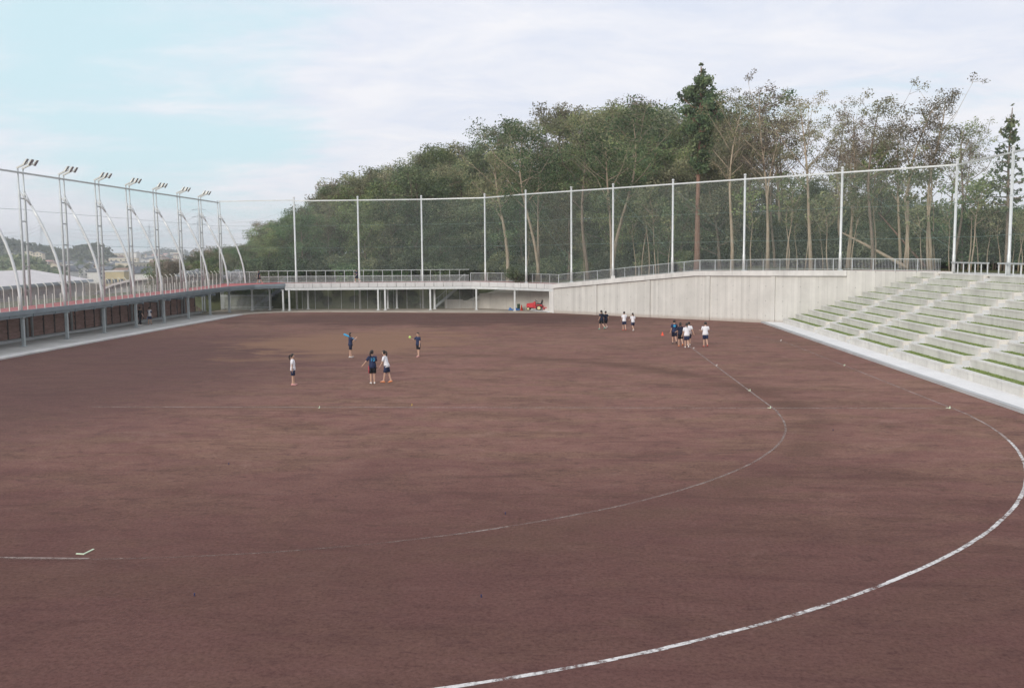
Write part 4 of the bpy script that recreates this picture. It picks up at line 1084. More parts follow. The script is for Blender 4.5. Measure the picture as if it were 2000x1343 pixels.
for _ in range(6000):
    if cnt >= 285: break
    px = rt.uniform(-30, 430); y = 560*math.exp(rt.uniform(0, 1.3)); d = ray(px, 500); x = d.x/d.y*y
    if any((a-x)**2+(b-y)**2 < (11+.008*y)**2 for a, b in hp_): continue
    if px > 330 and y < 260: continue
    hp_.append((x, y)); cnt += 1
    k = rt.choices([0,1,2,3,4], [5,4,3,1.2,.8])[0]
    put_house(k, x, y, rt.uniform(-.5, .5)+rt.choice([0, 1.57]), rt.uniform(.85, 1.15))
# buildings one can tell apart
def named(px, py, Y, fn):
    p = onY(px, py, Y); o = fn; o.location = (p.x, Y, p.z); return o
def place(o, px, py, Y, rz):
    p = onY(px, py, Y); o.location = (p.x, Y, p.z); o.rotation_euler = (0, 0, rz); return o
place(house('ochre walled house with pale flat roof between warehouse and curved roof', M_yell, M_white, 4.6, 6, 3.9, 0, True, 3, None, 'house', 'house', True), 230, 560, 235, .25)
place(house('low cream house with wide brown roof right of the ochre house', M_cream, M_tileb, 7, 9, 3.6, 1.5, True, 3, None), 250, 551, 330, 1.3)
place(house('house with broad dark grey roof above the curved hall roof', M_white, M_tile, 9, 11, 3.2, 2.0, True, 3, None), 288, 549, 330, 1.75)
place(house('house with wide pinkish roof behind the sixth floodlight tower', M_white, M_red, 9, 12, 4.5, 2.4, True, 3, None), 326, 534, 600, 1.75)
for px, Y, s, lab in [(215, 1150, 1.0, 'long cream apartment block in two steps beyond the third floodlight tower'), (238, 1120, 1.0, 'second cream apartment block just right of the two stepped one'), (330, 1200, .9, 'cream block with dark window row under the hazy ridge')]:
    p = onY(px, 512, Y); put_house(3, p.x, Y, .25, s, lab, p.z-3)
# pale towers with a dark slot
o = thing('twin_tower', 'tall pale block split by a dark slanted slot in the far town', 'building', (0,0,0)); p = onY(258, 507, 900)
def slab(x0, x1, y0, y1, z0, z1, sh, mat, nm): M_ = MB(); X_ = p.x; M_.hexa([(X_+x0,y0,p.z+z0),(X_+x1,y0,p.z+z0),(X_+x1,y1,p.z+z0),(X_+x0,y1,p.z+z0)], [(X_+x0+sh,y0,p.z+z1),(X_+x1+sh,y0,p.z+z1),(X_+x1+sh,y1,p.z+z1),(X_+x0+sh,y1,p.z+z1)]); M_.build(nm, mat, o)
slab(-3.5, -.6, 900, 910, -6, 6.5, 1.2, M_white, 'wall'); slab(.6, 3.6, 900, 910, -6, 6.5, 1.2, M_white, 'wall'); slab(-.59, .59, 902, 909, -6, 6, 1.15, M_dark, 'slot')
for px, py, lab in [(26, 505, 'white house on the far wooded slope, leftmost of three'), (58, 500, 'white house with domed outline on the far wooded slope, middle of three'), (76, 502, 'tall cream house on the far wooded slope, rightmost of three')]:
    p = onY(px, py, 830); put_house(1, p.x, 830, .2, .95, lab, p.z-1.5)

# far wooded hills: a ridge mesh with a canopy of leaf clumps
def ridge(name, prof, Y, depth, canopy, seed, size, dens, base=-10):
    top = [(onY(x, y, Y).x, onY(x, y, Y).z) for x, y in prof]
    mb = MB(); rows = 7; xs = np.linspace(top[0][0], top[-1][0], 60); tz = np.interp(xs, [t[0] for t in top], [t[1] for t in top])
    for j in range(rows):
        f = j/(rows-1)
        for x, z in zip(xs, tz):
            k = smooth01(min(1, f*1.7)) if f < .6 else 1-.5*smooth01((f-.6)/.4)
            mb.v.append((x*(1+(f-.5)*depth/Y), Y+(f-.5)*depth, base+(z-size*1.2-base)*k))
    n = 60
    for j in range(rows-1):
        for i in range(n-1): a = j*n+i; mb.f.append((a, a+1, a+n+1, a+n)); mb.m.append(0)
    g = struct(name, mb, M_hill, True)
    rng = np.random.default_rng(seed); C = []
    for _ in range(dens):
        i = rng.uniform(0, n-1.01); j = rng.uniform(0, rows-2.6); i0, j0 = int(i), int(j); a = np.array(mb.v[j0*n+i0]); b = np.array(mb.v[j0*n+i0+1]); c = np.array(mb.v[(j0+1)*n+i0])
        C.append(a+(b-a)*(i-i0)+(c-a)*(j-j0)+np.array([0,0,size*rng.uniform(.0, .9)]))
    C = np.repeat(np.array(C), canopy, 0)
    lm = leaves_mesh('wood', C, np.full(len(C), size), size*.42, rng, M_leaf['green'])
    ob = D.objects.new('far_wood', lm); COL.objects.link(ob); ob['kind'] = 'stuff'; ob['label'] = 'far hazy wood covering the hill'
    return g
ridge('hills', [(-120,468),(-60,470),(0,463),(28,470),(50,476),(90,482),(130,490),(165,482),(192,478),(203,487),(212,500),(235,512)], 1000, 190, 16, 3, 7.0, 1500)
ridge('hills', [(-60,520),(0,507),(30,500),(60,503),(78,514),(95,530)], 560, 90, 14, 4, 5.0, 600)
ridge('hills', [(150,506),(215,500),(260,496),(290,492),(315,486),(340,490),(380,494),(430,497),(480,500)], 2250, 240, 12, 5, 11, 900)
tn = 0
for _ in range(85):     # garden trees between the houses
    px = rt.uniform(90, 420); y = 430*math.exp(rt.uniform(0, 1.4)); d = ray(px, 500); x = d.x/d.y*y
    put('dense', rt.choice([0,1,2]), x, y, rt.uniform(6, 10), 'round green garden tree among the houses of the far town', 'garden trees of the far town', None, 1.2, None, rt)
# nearer trees at the left end of the wood, in front of the town
for px, Y, pt, v, lab in [(352, 150, 520, 3, 'low olive tree at the left tip of the wood above the bent top fence'), (385, 140, 498, 0, 'green tree at the left tip of the wood behind the last lamp tower'), (410, 146, 484, 4, 'brownish tree at the left tip of the wood left of the corner mast'), (335, 158, 532, 2, 'smallest olive tree at the left tip of the wood')]:
    p = onY(px, pt, Y); z = ground_z(p.x, Y)-.5; put('dense', v, p.x, Y, p.z-z, lab, GRP['dense'], None, 1.15, z, rt)

# pylons and power lines
PYL = []
def pylon(px, ptop, pbase, Y, label):
    p = onY(px, ptop, Y); b = onY(px, pbase, Y); H = p.z-b.z; o = thing('transmission_tower', label, 'pylon', (p.x, Y, b.z), 'power line pylons'); hw = H*.085
    M = MB(); r = H*.003
    for sx in (-1, 1):
        for sy in (-1, 1): M.tube([(p.x+sx*hw, Y+sy*hw, b.z-8), (p.x+sx*hw*.3, Y+sy*hw*.3, b.z+H*.62), (p.x, Y, p.z)], r, 4)
    for k in range(9):
        z0, z1 = k/9, (k+1)/9; w0, w1 = hw*(1-z0*.95), hw*(1-z1*.95)
        for s_ in (-1, 1): M.tube([(p.x-s_*w0, Y-w0, b.z+H*z0), (p.x+s_*w1, Y-w1, b.z+H*z1)], r*.7, 3)
    M.build('lattice', M_steeld, o)
    tips = []
    for q in (.62, .76, .9):
        A = MB(); wv = H*.17*(1.15-.35*q); z = b.z+H*q; A.tube([(p.x-wv,Y,z),(p.x,Y,z+H*.03),(p.x+wv,Y,z)], r, 4); A.tube([(p.x-wv,Y,z),(p.x+wv,Y,z)], r*.8, 4); A.build('cross_arm', M_steeld, o)
        tips += [Vector((p.x-wv, Y, z-H*.02)), Vector((p.x+wv, Y, z-H*.02))]
    PYL.append((o, tips))
pylon(-160, 395, 470, 700, 'power pylon beyond the left edge')
pylon(80, 430, 478, 1150, 'lattice power pylon on the far wooded hill at the left')
pylon(291, 437, 498, 1400, 'faint lattice power pylon over the middle of the far town')
pylon(388, 400, 500, 1300, 'lattice power pylon behind the farthest floodlight tower')
pylon(640, 360, 500, 800, 'power pylon hidden behind the wooded hill')
for i in range(4):
    (o, A), (_, B) = PYL[i], PYL[i+1]; M = MB()
    for a, b in zip(A, B):
        M.tube([a.lerp(b, k/12)-Vector((0,0,(a-b).length*.035*4*(k/12)*(1-k/12))) for k in range(13)], .075, 3, False)
    c = M.build('power_line', M_dark); tag(c, ['thin power lines at the far left running to the hill pylon', 'thin power lines between the two hazy pylons', 'thin power lines over the far town to the pylon behind the towers', 'thin power lines running from the tower pylon behind the wooded hill'][i], 'cables', 'power lines')
# ------------------------------------------------------------------ people
M_skin = vary('skin', (0.52, 0.33, 0.24), 0.6, 0.35, 0, 8, .06)
M_hair = vary('dark_hair', (0.022, 0.017, 0.015), 0.5, 0.4, 0, 20, .2)
M_wht = vary('white_cloth', (0.76, 0.76, 0.79), 0.85, 0.15, 0, 6, .05)
M_navy = vary('navy_cloth', (0.028, 0.038, 0.085), 0.85, 0.15, 0, 6, .12)
M_navy2 = vary('dark_navy_cloth', (0.018, 0.021, 0.042), 0.85, 0.15, 0, 6, .12)
M_blk = vary('black_cloth', (0.016, 0.016, 0.020), 0.85, 0.15, 0, 6, .12)
M_cyan = vary('cyan_print', (0.06, 0.36, 0.62), 0.7, 0.2)
M_redc = vary('red_cloth', (0.55, 0.06, 0.09), 0.8, 0.15)
M_pale = vary('pale_blue_bag', (0.48, 0.55, 0.75), 0.7, 0.2)
SHOE = {'white': vary('white_shoe', (0.72, 0.71, 0.68), .6), 'pink': vary('pink_shoe', (0.72, 0.36, 0.36), .6), 'orange': vary('orange_shoe', (0.70, 0.24, 0.10), .6), 'teal': vary('teal_shoe', (0.12, 0.48, 0.38), .6), 'dark': vary('dark_shoe', (0.05, 0.05, 0.06), .6), 'red': vary('red_shoe', (0.6, 0.12, 0.09), .6)}
M_eye = vary('eye', (0.02, 0.015, 0.012), 0.2, 0.5)
V = Vector
def rotx(v, a): c, s = math.cos(a), math.sin(a); return V((v.x, v.y*c - v.z*s, v.y*s + v.z*c))
def ell(c, rx, ry, u, f, n=10, sq=1.0):
    return [c+u*(rx*math.cos(2*math.pi*k/n))+f*(ry*math.sin(2*math.pi*k/n)) for k in range(n)]
def person(label, pos, yaw, h=1.6, shirt=M_wht, shorts=M_navy, shoe='white', hair='pony', lean=0.0, legL=(0,0), legR=(0,0), armL=(0,.12,.15), armR=(0,.12,.15), head=0.0, trousers=False, stripe=False, sleeves=None, extra=None, group=None, z=0.0, wide=1.0):
    # built facing +y; x to the figure's right; angles in radians, legs (swing forward, knee bend), arms (swing forward, out, elbow)
    S = h/1.62
    root = thing('person', label, 'person', (pos[0], pos[1], z), group, yaw, local=True)
    dn = V((0,0,-1)); hipz = .84
    def leg(sx, a):
        hp = V((sx*.085, 0, hipz)); d1 = rotx(dn, a[0]); kn = hp+d1*.40; d2 = rotx(dn, a[0]-a[1]); an = kn+d2*.375
        toe = an+rotx(V((0,1,0)), (a[0]-a[1])*.6)*.15+V((sx*.015,0,-.045)); heel = an+rotx(V((0,-1,0)), (a[0]-a[1])*.6)*.05+V((0,0,-.045)); return hp, kn, an, toe, heel
    Lg, Rg = leg(-1, legL), leg(1, legR)
    low = min(min(q.z for q in Lg[2:]), min(q.z for q in Rg[2:]))-.035
    drop = V((0,0,-low))
    Lg = [q+drop for q in Lg]; Rg = [q+drop for q in Rg]
    pel = V((0,0,hipz+.05))+drop
    tl = lambda v: pel+rotx(v, -lean)
    waist, chest, neck, hb = tl(V((0,.0,.15))), tl(V((0,.01,.34))), tl(V((0,-.01,.50))), tl(V((0,.005,.555)))
    hd = hb+rotx(V((0,.02,.12)), -lean*.4); hfwd = V((math.sin(head), math.cos(head), 0)); hr = V((math.cos(head), -math.sin(head), 0))
    hfwd = rotx(hfwd, -lean*.5)
    def arm(sx, a):
        sh = tl(V((sx*.165*wide, 0, .445))); d = V((sx*math.sin(a[1]), 0, -math.cos(a[1]))); d = rotx(d, a[0]-lean*.3); el = sh+d*.26
        d2 = rotx(d, a[2]); wr = el+d2*.225; return sh, el, wr, d2
    La, Ra = arm(-1, armL), arm(1, armR)
    # ---- one continuous body: joints as vertices, grown by a skin modifier
    vs, rs, es = [], [], []
    def add(p, r, par=None):
        vs.append(p); rs.append(r)
        if par is not None: es.append((par, len(vs)-1))
        return len(vs)-1
    i0 = add(pel, .115); i1 = add(waist, .100, i0); i2 = add(chest, .118, i1); i3 = add(neck, .052, i2); i4 = add(hb, .046, i3)
    i5 = add(hd-V((0,0,.03)), .080, i4); i6 = add(hd+V((0,0,.07)), .075, i5); add(hd+hfwd*.088-V((0,0,.015)), .016, i5)
    for s_ in (-1, 1): add(hd+hr*s_*.085-V((0,0,.02)), .016, i5)
    for g in (Lg, Rg):
        a = add(g[0], .088, i0); k = add((g[0]+g[1])/2, .075, a); k = add(g[1], .055, k); c = add(g[1]+(g[2]-g[1])*.35, .055, k); n_ = add(g[2], .035, c); add(g[3], .03, n_); add(g[4], .032, n_)
    for g, sx in ((La, -1), (Ra, 1)):
        a = add(g[0], .052, i2); k = add(g[1], .037, a); w_ = add(g[2], .024, k); pl_ = add(g[2]+g[3]*.06, .030, w_)
        side = g[3].cross(V((0,1,.3))).normalized()
        nrm = side.cross(g[3]).normalized()
        for f in range(4):
            o = side*(f-1.5)*.019; ln = (.075, .085, .08, .06)[f]
            b = add(g[2]+g[3]*.10+o, .009, pl_); m_ = add(g[2]+g[3]*(.10+ln*.5)+o+nrm*.006, .0085, b); add(g[2]+g[3]*(.10+ln)+o+nrm*.02, .0075, m_)
        b = add(g[2]+g[3]*.05+side*-.035+nrm*.012, .010, w_); add(g[2]+g[3]*.09+side*-.055+nrm*.022, .009, b)
    me = D.meshes.new('b'); me.from_pydata([tuple(p*S) for p in vs], es, [])
    tmp = D.objects.new('b', me); COL.objects.link(tmp)
    md = tmp.modifiers.new('s', 'SKIN'); md.use_smooth_shade = True
    for k, r in enumerate(rs): me.skin_vertices[0].data[k].radius = (r*S, r*S)
    me.skin_vertices[0].data[0].use_root = True
    ss = tmp.modifiers.new('ss', 'SUBSURF'); ss.levels = 1; ss.render_levels = 1
    dg = bpy.context.evaluated_depsgraph_get(); bm_ = D.meshes.new_from_object(tmp.evaluated_get(dg))
    D.objects.remove(tmp); D.meshes.remove(me)
    bm_.name = 'body'; bm_.materials.clear(); bm_.materials.append(M_skin)
    body = D.objects.new('body', bm_); COL.objects.link(body); body.parent = root
    def bd(name, mb, mat):
        mb.v = [tuple(V(p)*S) for p in mb.v]; o = mb.build(name, mat, root, True); return o
    # ---- clothes
    X, Yv = V((1,0,0)), rotx(V((0,1,0)), -lean)
    m_ = MB()
    m_.loft([ell(tl(V((0,0,-.09))), .198*wide, .160, X, Yv), ell(tl(V((0,0,.04))), .178*wide, .142, X, Yv), ell(tl(V((0,.005,.16))), .155*wide, .120, X, Yv), ell(tl(V((0,.01,.30))), .172*wide, .130, X, Yv), ell(tl(V((0,.005,.42))), .185*wide, .115, X, Yv), ell(tl(V((0,-.005,.475))), .14*wide, .085, X, Yv), ell(tl(V((0,-.01,.515))), .066, .062, X, Yv)])
    for g in (La, Ra):
        e = g[0]+(g[1]-g[0])*(.78 if sleeves is None else .2); m_.tube([g[0]+(tl(V((0,0,.42)))-g[0])*.35, g[0]+V((0,0,.005)), (g[0]+e)/2, e], [.072, .074, .068, .066], 8)
    bd('shirt', m_, shirt)
    if sleeves:
        m_ = MB()
        for g in (La, Ra): m_.tube([g[0]+(g[1]-g[0])*.1, (g[0]+g[1])/2, g[0]+(g[1]-g[0])*.85], [.078, .07, .064], 8)
        bd('sleeves', m_, sleeves)
    m_ = MB(); m_.loft([ell(pel+V((0,0,.10)), .140*wide, .105, X, V((0,1,0))), ell(pel+V((0,0,.0)), .160*wide, .122, X, V((0,1,0))), ell(pel+V((0,0,-.10)), .165*wide, .125, X, V((0,1,0)))])
    for g in (Lg, Rg):
        if trousers: m_.tube([g[0]+V((0,0,.06)), (g[0]+g[1])/2, g[1], (g[1]+g[2])/2, g[2]+(g[1]-g[2])*.06], [.105, .098, .082, .072, .062], 9)
        else: m_.tube([g[0]+V((0,0,.06)), g[0]+(g[1]-g[0])*.35, g[0]+(g[1]-g[0])*.78], [.104, .102, .104], 9)
    bd('trousers' if trousers else 'shorts', m_, shorts)
    if stripe:
        m_ = MB(); g = Lg; o = V((-.104, 0, 0)); a, b = g[0]+V((0,0,.05))+o, g[0]+(g[1]-g[0])*.76+o; m_.hexa([a+V((-.012,-.04,0)), a+V((.02,-.04,0)), a+V((.02,.04,0)), a+V((-.012,.04,0))], [b+V((-.012,-.045,0)), b+V((.02,-.045,0)), b+V((.02,.045,0)), b+V((-.012,.045,0))]); bd('side_stripe', m_, M_redc)
    for g in (Lg, Rg):
        m_ = MB(); d = (g[3]-g[4]).normalized(); sd = d.cross(V((0,0,1))).normalized(); up = sd.cross(d)
        c = lambda t, w_, hh, dz=0: ell(g[4]+(g[3]-g[4])*t+up*(hh/2-.035+dz), w_, hh/2, sd, up, 8)
        m_.loft([c(-.12, .022, .05), c(0, .040, .085, .005), c(.3, .042, .095, .005), c(.6, .047, .075), c(.95, .043, .055), c(1.18, .02, .035)])
        bd('shoe', m_, SHOE[shoe])
    # ---- hair and eyes
    m_ = MB(); c0 = hd+V((0,0,.02))
    for k in range(6):
        pass
    rings = []
    for q, rr in ((-.075, .088), (-.02, .100), (.04, .100), (.085, .082), (.115, .045), (.124, .012)):
        sh = -.028 if q < .05 else -.012
        rings.append(ell(c0+V((0,0,q))+hfwd*sh, rr*.95, rr*(.80 if q < .05 else .98), hr, hfwd, 10))
    if hair == 'bob': rings.insert(0, ell(c0+V((0,0,-.15))-hfwd*.03, .085, .065, hr, hfwd, 10))
    m_.loft(rings)
    if hair == 'pony': b = c0-hfwd*.10+V((0,0,.03)); m_.tube([b, b-hfwd*.06+V((0,0,.0)), b-hfwd*.085-V((0,0,.09)), b-hfwd*.07-V((0,0,.20)), b-hfwd*.06-V((0,0,.26))], [.03, .038, .04, .03, .01], 7)
    bd('hair', m_, M_hair)
    m_ = MB()
    for s_ in (-1, 1): m_.lathe(hd+hfwd*.072+hr*s_*.03+V((0,0,.012)), [(.001,-.008),(.010,0),(.001,.008)], 6)
    bd('eyes', m_, M_eye)
    if extra: extra(root, S, dict(La=La, Ra=Ra, tl=tl, Lg=Lg, Rg=Rg, hd=hd, bd=bd, wide=wide))
    return root, dict(La=[q*S for q in La[:3]], Ra=[q*S for q in Ra[:3]])
def number_on(back, txt, size, mat, z=.33):
    def fn(root, S, g):
        cu = D.curves.new('t', 'FONT'); cu.body = txt; cu.size = size; cu.align_x = 'CENTER'; cu.extrude = .004; cu.align_y = 'CENTER'
        to = D.objects.new('t', cu); COL.objects.link(to); dg = bpy.context.evaluated_depsgraph_get()
        me = D.meshes.new_from_object(to.evaluated_get(dg)); D.objects.remove(to); D.curves.remove(cu)
        me.materials.clear(); me.materials.append(mat); me.name = 'shirt_number'
        o = D.objects.new('shirt_number', me); COL.objects.link(o); o.parent = root
        c = g['tl'](V((0, -.135 if back else .145, z)))*S; o.location = c
        o.rotation_euler = (R(90), 0, 0) if back else (R(90), 0, R(180))
    return fn
def patch_on(mat, w_, h_, y, z, name='shirt_print'):
    def fn(root, S, g):
        m_ = MB(); pts = [g['tl'](V((x, y, zz))) for x, zz in ((-w_/2, z-h_/2), (w_/2, z-h_/2), (w_/2, z+h_/2), (-w_/2, z+h_/2))]
        k = V((0, .012 if y > 0 else -.012, 0)); m_.hexa([p-k for p in pts], [p+k*.8 for p in pts]); g['bd'](name, m_, mat)
    return fn
GA, GB, GC = 'students standing in the middle of the field', 'students running near the concrete wall', 'people on and under the raised walkway'
LEFT, RIGHT, AWAY = math.pi/2, -math.pi/2, 0.0
# five students standing in the middle left of the field
person('student in white tee and navy shorts with pink shoes, leftmost on the field, side on', (-14.62, 48.4), RIGHT+.25, 1.60, M_wht, M_navy, 'pink', 'pony', -.03, (.04,.02), (-.04,.02), (-.15,.08,.1), (-.12,.08,.12), group=GA)
p2, j2 = person('student in navy kit with white shoes holding a blue stick over the shoulder', (-14.68, 61.9), RIGHT+.5, 1.61, M_navy, M_navy2, 'white', 'bob', 0, (.1,.0), (-.1,0), (.5,.45,1.7), (.55,.3,1.9), .2, group=GA, extra=patch_on(M_cyan, .2, .10, .135, .36))
p3, j3 = person('student in navy tee holding a yellow green ball up, rightmost of the standing five', (-10.09, 62.2), LEFT+.9, 1.58, M_navy, M_blk, 'pink', 'short', 0, (.06,.0), (-.12,0), (.1,.1,.1), (.9,.35,1.2), -.3, group=GA)
person('student in navy shirt with cyan number and red striped shorts, back to camera', (-10.45, 49.0), .35, 1.72, M_navy, M_blk, 'white', 'pony', 0, (.02,0), (.02,0), (.35,.55,.15), (.05,.1,.2), .7, stripe=True, group=GA, extra=number_on(True, '10', .26, M_cyan))
person('student in white tee and orange shoes leaning forward beside the numbered shirt', (-9.75, 49.4), LEFT-.15, 1.68, M_wht, M_navy, 'orange', 'pony', .22, (.22,.05), (-.2,.1), (.35,.15,.2), (.3,.12,.2), .15, group=GA)
# runners along the wall
RUN1, RUN2 = dict(legL=(.45,.35), legR=(-.25,.75), armL=(-.6,.15,1.2), armR=(.4,.15,1.4)), dict(legL=(-.3,.7), legR=(.4,.3), armL=(.4,.15,1.4), armR=(-.6,.15,1.2))
person('runner in dark kit with teal shoes, farthest left of those by the wall', (3.19, 85.3), .45, 1.70, M_navy2, M_blk, 'teal', 'pony', .08, group=GB, **RUN1)
person('runner in dark kit half hidden behind the teal shoed runner', (3.62, 86.0), .4, 1.58, M_navy2, M_blk, 'white', 'short', .08, group=GB, **RUN2)
person('runner in white tee and navy shorts with red shoes in the middle of the wall', (5.18, 84.0), .15, 1.62, M_wht, M_navy, 'red', 'short', .06, group=GB, legL=(.15,.2), legR=(-.2,.3), armL=(-.1,.15,.9), armR=(.2,.12,1.2))
person('shorter runner in white tee with white shoes beside the red shoed runner', (5.92, 83.4), .35, 1.55, M_wht, M_navy, 'white', 'pony', .08, group=GB, legL=(-.25,.5), legR=(.3,.3), armL=(.2,.12,1.2), armR=(-.2,.15,1.2))
person('runner in navy shirt with cyan back print, behind the dark clad runner', (8.20, 71.2), .1, 1.74, M_navy, M_navy2, 'dark', 'short', .05, group=GB, legL=(.2,.2), legR=(-.25,.5), armL=(-.2,.18,.5), armR=(.2,.15,1.0), extra=patch_on(M_cyan, .17, .15, -.135, .37))
person('runner in plain dark kit in front of the cyan printed runner', (8.42, 69.2), .1, 1.68, M_navy2, M_blk, 'orange', 'bob', .05, group=GB, legL=(.1,.15), legR=(-.3,.5), armL=(.1,.2,1.1), armR=(-.1,.2,.9))
person('runner in loose white tee nearest the camera in the group of four', (8.75, 68.1), .05, 1.72, M_wht, M_navy, 'white', 'pony', .05, group=GB, legL=(.15,.2), legR=(-.15,.4), armL=(-.1,.22,.4), armR=(.1,.2,.9), wide=1.08)
person('runner in white tee partly hidden behind the nearest white shirted runner', (9.12, 69.8), -.1, 1.68, M_wht, M_navy2, 'white', 'short', .05, group=GB, legL=(-.1,.2), legR=(.2,.2), armL=(.2,.2,.9), armR=(-.3,.35,.3))
person('runner in white tee with red shoes alone at the right of the runners', (10.2, 68.8), .05, 1.74, M_wht, M_navy, 'red', 'short', .04, group=GB, legL=(.1,.15), legR=(-.2,.5), armL=(.1,.25,1.5), armR=(.1,.25,1.5), wide=1.12)
# under and on the walkway
person('person all in black with long trousers walking under the left walkway', (-43.15, 91.3), -.5, 1.80, M_blk, M_blk, 'white', 'short', .04, (.2,.1), (-.2,.25), (-.1,.1,.3), (.15,.1,.4), trousers=True, group=GC, z=.05)
p17, j17 = person('student in white tee with navy sleeves carrying a pale bag under the walkway', (-42.75, 92.6), -.3, 1.72, M_wht, M_navy, 'dark', 'short', .02, (-.1,.1), (.12,.05), (.05,.15,.1), (-.05,.12,.3), sleeves=M_navy, group=GC, z=.05)
def dz(x, y): return 3.5
person('person in dark kit walking on the corner of the red walkway', (-39.9, 118.6), LEFT+.2, 1.66, M_navy2, M_blk, 'pink', 'bob', .06, (.4,.15), (-.35,.3), (-.4,.12,.4), (.4,.12,.5), group=GC, z=3.46)
person('person in navy tee running on the far walkway beside the second net pole', (-26.95, 118.2), LEFT-.1, 1.64, M_navy, M_navy2, 'white', 'pony', .1, group=GC, z=3.54, **RUN1)
# things they hold or left on the field
def to_world(rootinfo, p):
    root = rootinfo; c, s = math.cos(root.rotation_euler.z), math.sin(root.rotation_euler.z)
    return V((root.location.x+p.x*c-p.y*s, root.location.y+p.x*s+p.y*c, root.location.z+p.z))
wr = to_world(p2, j2['La'][2])
m_ = MB(); a = wr+V((.22,-.05,-.08)); b = wr+V((-.62,.02,.30)); m_.tube([a, a.lerp(b,.35), a.lerp(b,.5), a.lerp(b,.92), b], [.03,.03,.06,.075,.05], 8); tag(m_.build('foam_bat', M_cyan, None, True, org=tuple(wr)), 'blue foam bat held by the navy student with white shoes', 'bat')
wr = to_world(p3, j3['Ra'][2]); m_ = MB(); M_ball = vary('yellow_green_ball', (0.52, 0.72, 0.20), .6)
m_.lathe(wr+V((-.06,-.02,.08)), [(.002,-.09),(.05,-.075),(.08,-.035),(.09,0),(.08,.035),(.05,.075),(.002,.09)], 12); tag(m_.build('ball', M_ball, None, True, org=tuple(wr)), 'yellow green ball in the raised hand of a navy shirted student', 'ball')
wr = to_world(p17, j17['La'][2]); m_ = MB(); c = wr+V((-.02,0,-.26)); m_.loft([ell(c+V((0,0,-.17)), .05, .12, V((1,0,0)), V((0,1,0)), 8), ell(c+V((0,0,-.05)), .09, .17, V((1,0,0)), V((0,1,0)), 8), ell(c+V((0,0,.10)), .06, .14, V((1,0,0)), V((0,1,0)), 8), ell(c+V((0,0,.2)), .02, .03, V((1,0,0)), V((0,1,0)), 8)]); tag(m_.build('bag', M_pale, None, True, org=tuple(wr)), 'pale blue bag carried by the white shirted student under the walkway', 'bag')
M_orange = vary('orange_plastic', (0.78, 0.10, 0.05), .5)
m_ = MB(); m_.lathe((8.07, 78.6, .006), [(.16,0),(.16,.02),(.10,.03),(.035,.27),(.03,.28)], 14); tag(m_.build('marker_cone', M_orange, None, True, org=(8.07,78.6,0)), 'small orange marker cone on the dirt between the runners', 'cone')
# corner tapes nailed into the field
M_tape = vary('pale_green_tape', (0.62, 0.74, 0.55), .6); M_tapew = vary('white_tape', (0.74, 0.74, 0.70), .6); M_yel = vary('yellow_tape', (0.62, 0.45, 0.08), .6); M_blue = vary('blue_peg', (0.035, 0.04, 0.10), .6)
def tape(x, y, size, rz, label, mat=M_tape, arms=2):
    c, s = math.cos(rz), math.sin(rz); m_ = MB(); w_ = size*(.14 if size < .3 else .06)
    def q(x0, x1, y0, y1, z0, z1):
        pts = [(x+px*c-py*s, y+px*s+py*c) for px, py in ((x0,y0),(x1,y0),(x1,y1),(x0,y1))]; m_.hexa([(*p,z0) for p in pts], [(*p,z1) for p in pts])
    if size < .3: size *= .5; w_ *= .6; q(-w_, w_, -w_*.8, w_*.8, .021, .09)
    q(-size*.6, w_, -w_, w_, .002, .02)
    if arms > 1: q(-w_, w_, w_*1.02, size*1.15, .002, .02)
    tag(m_.build('field_marker', mat, None, org=(x, y, 0)), label, 'marker', 'tape markers pegged into the field')
tape(-11.18, 20.28, .32, -.12, 'L shaped pale tape marker on the near left end of the inner line')
tape(-11.2, 40.95, .2, .3, 'pale tape marker at the middle of the long cross line'); tape(8.99, 41.15, .22, 1.2, 'pale green tape marker where the inner lane line meets the cross line'); tape(16.75, 41.2, .26, 1.0, 'upright pale green tape marker near the terraces at the cross line end')
tape(9.12, 46.4, .2, .8, 'pale tape marker on the inner lane line just beyond the bend'); tape(16.84, 56.95, .2, .6, 'green tape marker halfway along the outer lane line'); tape(16.78, 73.5, .24, .2, 'white tape marker at the far bend of the outer line', M_tapew)
tape(9.17, 57.0, .18, .4, 'faint tape marker farther along the inner lane line', M_tapew); tape(9.21, 67.6, .2, .1, 'white tape marker at the feet of the runners', M_tapew); tape(-7.1, 41.7, .14, .1, 'tiny yellow tape marker near the cross line', M_yel, 1)
for (px, py, lab) in [(447, 907, 'tiny dark blue peg in the left half of the dirt'), (380, 1163, 'tiny dark blue peg near the bottom left of the field'), (940, 1166, 'tiny dark blue peg above the bottom end of the white curve'), (987, 1004, 'tiny dark blue peg on the inner curve'), (1627, 841, 'tiny dark blue peg right of the trampled bend')]:
    p = onz(px, py); m_ = MB(); m_.lathe((p.x, p.y, 0), [(.013,0),(.013,.05),(.02,.055),(.001,.07)], 7); tag(m_.build('ground_peg', M_blue, None, org=(p.x, p.y, 0)), lab, 'peg', 'pegs in the field')

